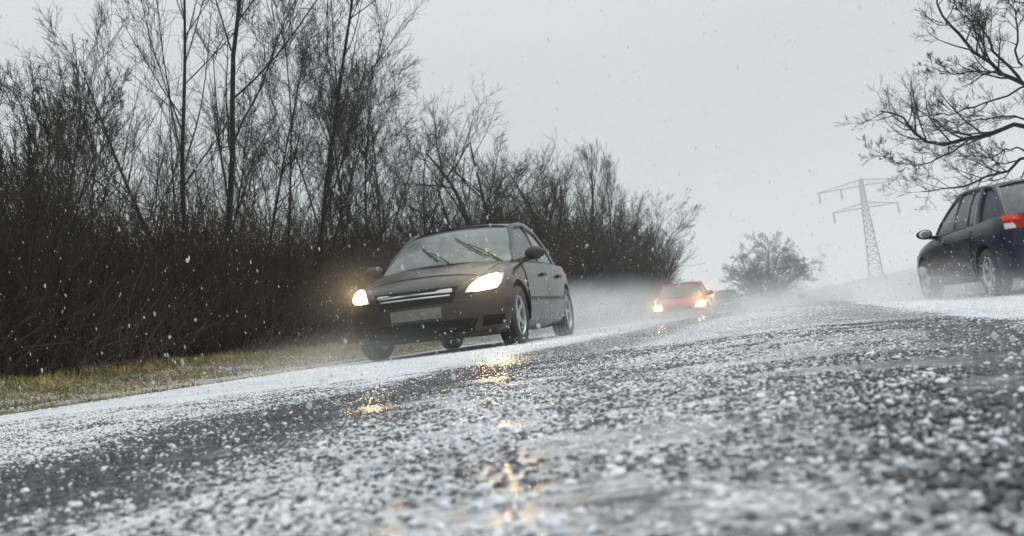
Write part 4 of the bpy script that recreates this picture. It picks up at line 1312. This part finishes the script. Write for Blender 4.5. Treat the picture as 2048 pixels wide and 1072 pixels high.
# hail still in the air
def falling():
    rg = np.random.default_rng(31)
    out = []
    n = 26000
    d = 26 * rg.random(n) ** .42
    d = d[d > 1.8]; n = len(d)
    px = rg.uniform(-1.1, 1.1, n) * .5225; py = rg.uniform(-1.1, 1.1, n) * .2735
    c = np.stack([px * d, py * d, -d], -1)
    Mw = np.array(cam.matrix_world)[:3, :3]
    W = c @ Mw.T + np.array([0, 0, CAM_H])
    ok = W[:, 2] > np.maximum(ground_z(W[:, 0], W[:, 1]), road_z(W[:, 0], W[:, 1])) + .02
    W = W[ok]; d = d[ok]; n = len(W)
    r = np.clip(rg.lognormal(math.log(.0028), .35, n), .0014, .0055) * np.interp(d, [0, 6, 26], [.7, 1, 1.5])
    S = np.stack([r * .75, r * .75, r * 2.1], -1)
    E = np.stack([rg.normal(.10, .08, n), rg.normal(-.06, .08, n), np.zeros(n)], -1)
    # hail bouncing off the road
    m = 2600
    y = 1.6 + 16 * rg.random(m) ** 1.3; u = rg.uniform(-5.4, 3.5, m)
    k = (u > -.8 * y) & (u < .23 * y); y, u = y[k], u[k]; m = len(y)
    Wb = np.stack([u, y, road_z(u, y) + rg.exponential(.07, m) + .01], -1)
    rb = np.clip(rg.lognormal(math.log(.0030), .35, m), .0014, .006)
    Sb = np.stack([rb, rb, rb * 1.2], -1)
    # slush flung up by the brown car's and the navy car's wheels
    q = 2600
    wx = rg.choice([-4.5, -3.0, 1.9, 3.1], q, p=[.3, .4, .2, .1]); k = wx < 0
    t = rg.random(q) ** .7
    yy = np.where(k, 10.2 + 2.7 * rg.integers(0, 2, q), 13.6 + 2.7 * rg.integers(0, 2, q)) + np.where(k, 1, -1) * (.35 + 1.6 * t)
    xx = wx + rg.normal(0, .12 + .25 * t, q)
    zz = road_z(xx, yy) + np.abs(rg.normal(0, .10 + .22 * t, q)) + .02
    Wb = np.concatenate([Wb, np.stack([xx, yy, zz], -1)])
    rq = np.clip(rg.lognormal(math.log(.0034), .4, q), .0016, .009)
    Sb = np.concatenate([Sb, np.stack([rq, rq * 1.3, rq * 1.1], -1)]); m = len(Wb)
    return np.concatenate([W, Wb]), np.concatenate([S, Sb]), np.concatenate([E, np.zeros((m, 3))])
Wp, Sp, Ep = falling()
scatter('falling_hail', Wp, Sp, Ep, M['air_ice'], 2, 'hailstones falling and bouncing in the air above road and verge', 'hail')

# ---------------------------------------------------------------- spray and haze
def spray(name, loc, size, dens, label, rot=0.0, power=1.6, noise=.0, nscale=1.0, col=(.95, .96, .97)):
    bm = bmesh.new()
    bmesh.ops.create_icosphere(bm, subdivisions=3, radius=1)
    for v in bm.verts: v.co = Vector((v.co.x * size[0], v.co.y * size[1], v.co.z * size[2]))
    m = bpy.data.materials.new(name + ' mist'); m.use_nodes = True
    nt = m.node_tree; N, Lk = nt.nodes, nt.links
    N.remove(N['Principled BSDF'])
    pv = N.new('ShaderNodeVolumePrincipled')
    pv.inputs['Color'].default_value = (*col, 1)
    pv.inputs['Anisotropy'].default_value = .3
    tc = N.new('ShaderNodeTexCoord')
    mp = N.new('ShaderNodeMapping'); mp.inputs['Scale'].default_value = (1 / size[0], 1 / size[1], 1 / size[2])
    Lk.new(tc.outputs['Object'], mp.inputs['Vector'])
    gr_ = N.new('ShaderNodeTexGradient'); gr_.gradient_type = 'SPHERICAL'
    Lk.new(mp.outputs[0], gr_.inputs['Vector'])
    pw = N.new('ShaderNodeMath'); pw.operation = 'POWER'; pw.inputs[1].default_value = power
    Lk.new(gr_.outputs['Fac'], pw.inputs[0])
    last = pw.outputs[0]
    if noise:
        nz = N.new('ShaderNodeTexNoise'); nz.inputs['Scale'].default_value = nscale; nz.inputs['Detail'].default_value = 3
        Lk.new(tc.outputs['Object'], nz.inputs['Vector'])
        mr = N.new('ShaderNodeMapRange'); mr.inputs['From Min'].default_value = .38; mr.inputs['From Max'].default_value = .62
        mr.inputs['To Min'].default_value = 1 - noise; mr.inputs['To Max'].default_value = 1 + noise
        Lk.new(nz.outputs['Fac'], mr.inputs['Value'])
        mu = N.new('ShaderNodeMath'); mu.operation = 'MULTIPLY'
        Lk.new(last, mu.inputs[0]); Lk.new(mr.outputs[0], mu.inputs[1]); last = mu.outputs[0]
    ml = N.new('ShaderNodeMath'); ml.operation = 'MULTIPLY'; ml.inputs[1].default_value = dens
    Lk.new(last, ml.inputs[0]); Lk.new(ml.outputs[0], pv.inputs['Density'])
    Lk.new(pv.outputs[0], N['Material Output'].inputs['Volume'])
    o = bm_obj(name, bm, m, None, True)
    o.location = loc; o.rotation_euler = (0, 0, rot)
    tag(o, label, 'spray', 'road spray', kind='stuff')
    return o
spray('spray', (-3.4, 14.8, .30), (2.3, 4.2, .66), .60, 'white spray thrown up behind the brown car', noise=.95, nscale=2.2)
spray('spray', (-4.0, 34.0, .2), (4.0, 12.0, 1.2), .022, 'pale spray wrapping the red car', noise=.4, nscale=.8)
spray('spray', (2.3, 15.0, -.15), (2.4, 3.6, .66), .55, 'grey spray round the wheels of the navy car', rot=.17, noise=.9, nscale=2.2)
spray('spray', (-2.0, 62.0, .2), (14.0, 34.0, 1.3), .022, 'low pale mist over the distant road', power=1.0)
spray('spray', (-4.6, 9.0, .12), (1.8, 1.6, .40), .3, 'thin spray in front of the brown car', noise=.4, nscale=2)

spray('spray', (-3.75, 31.3, .30), (1.9, 1.2, 1.1), .24, 'mist lit up around the headlights of the red car', power=1.2)
spray('spray', (-3.76, 9.25, .66), (1.55, .80, .74), .085, 'fine mist glowing around the headlights of the brown car', power=1.2)
spray('spray', (-.9, 17.0, -.10), (4.6, 11.5, .40), .24, 'low white mist skimming the hail covered road', power=1.0, noise=.3, nscale=.7)
hz = bmesh.new()
bm_box(hz, (150, 760, 28.0), (1960, 1620, 64.0))
hm = bpy.data.materials.new('rain haze'); hm.use_nodes = True
hn = hm.node_tree
hn.nodes.remove(hn.nodes['Principled BSDF'])
pv = hn.nodes.new('ShaderNodeVolumePrincipled')
pv.inputs['Color'].default_value = (.985, .99, .995, 1)
pv.inputs['Density'].default_value = .0012
pv.inputs['Anisotropy'].default_value = .2
hn.links.new(pv.outputs[0], hn.nodes['Material Output'].inputs['Volume'])
ho = bm_obj('haze', hz, hm)
tag(ho, 'grey rain haze filling the air over road and field', 'haze', kind='stuff')
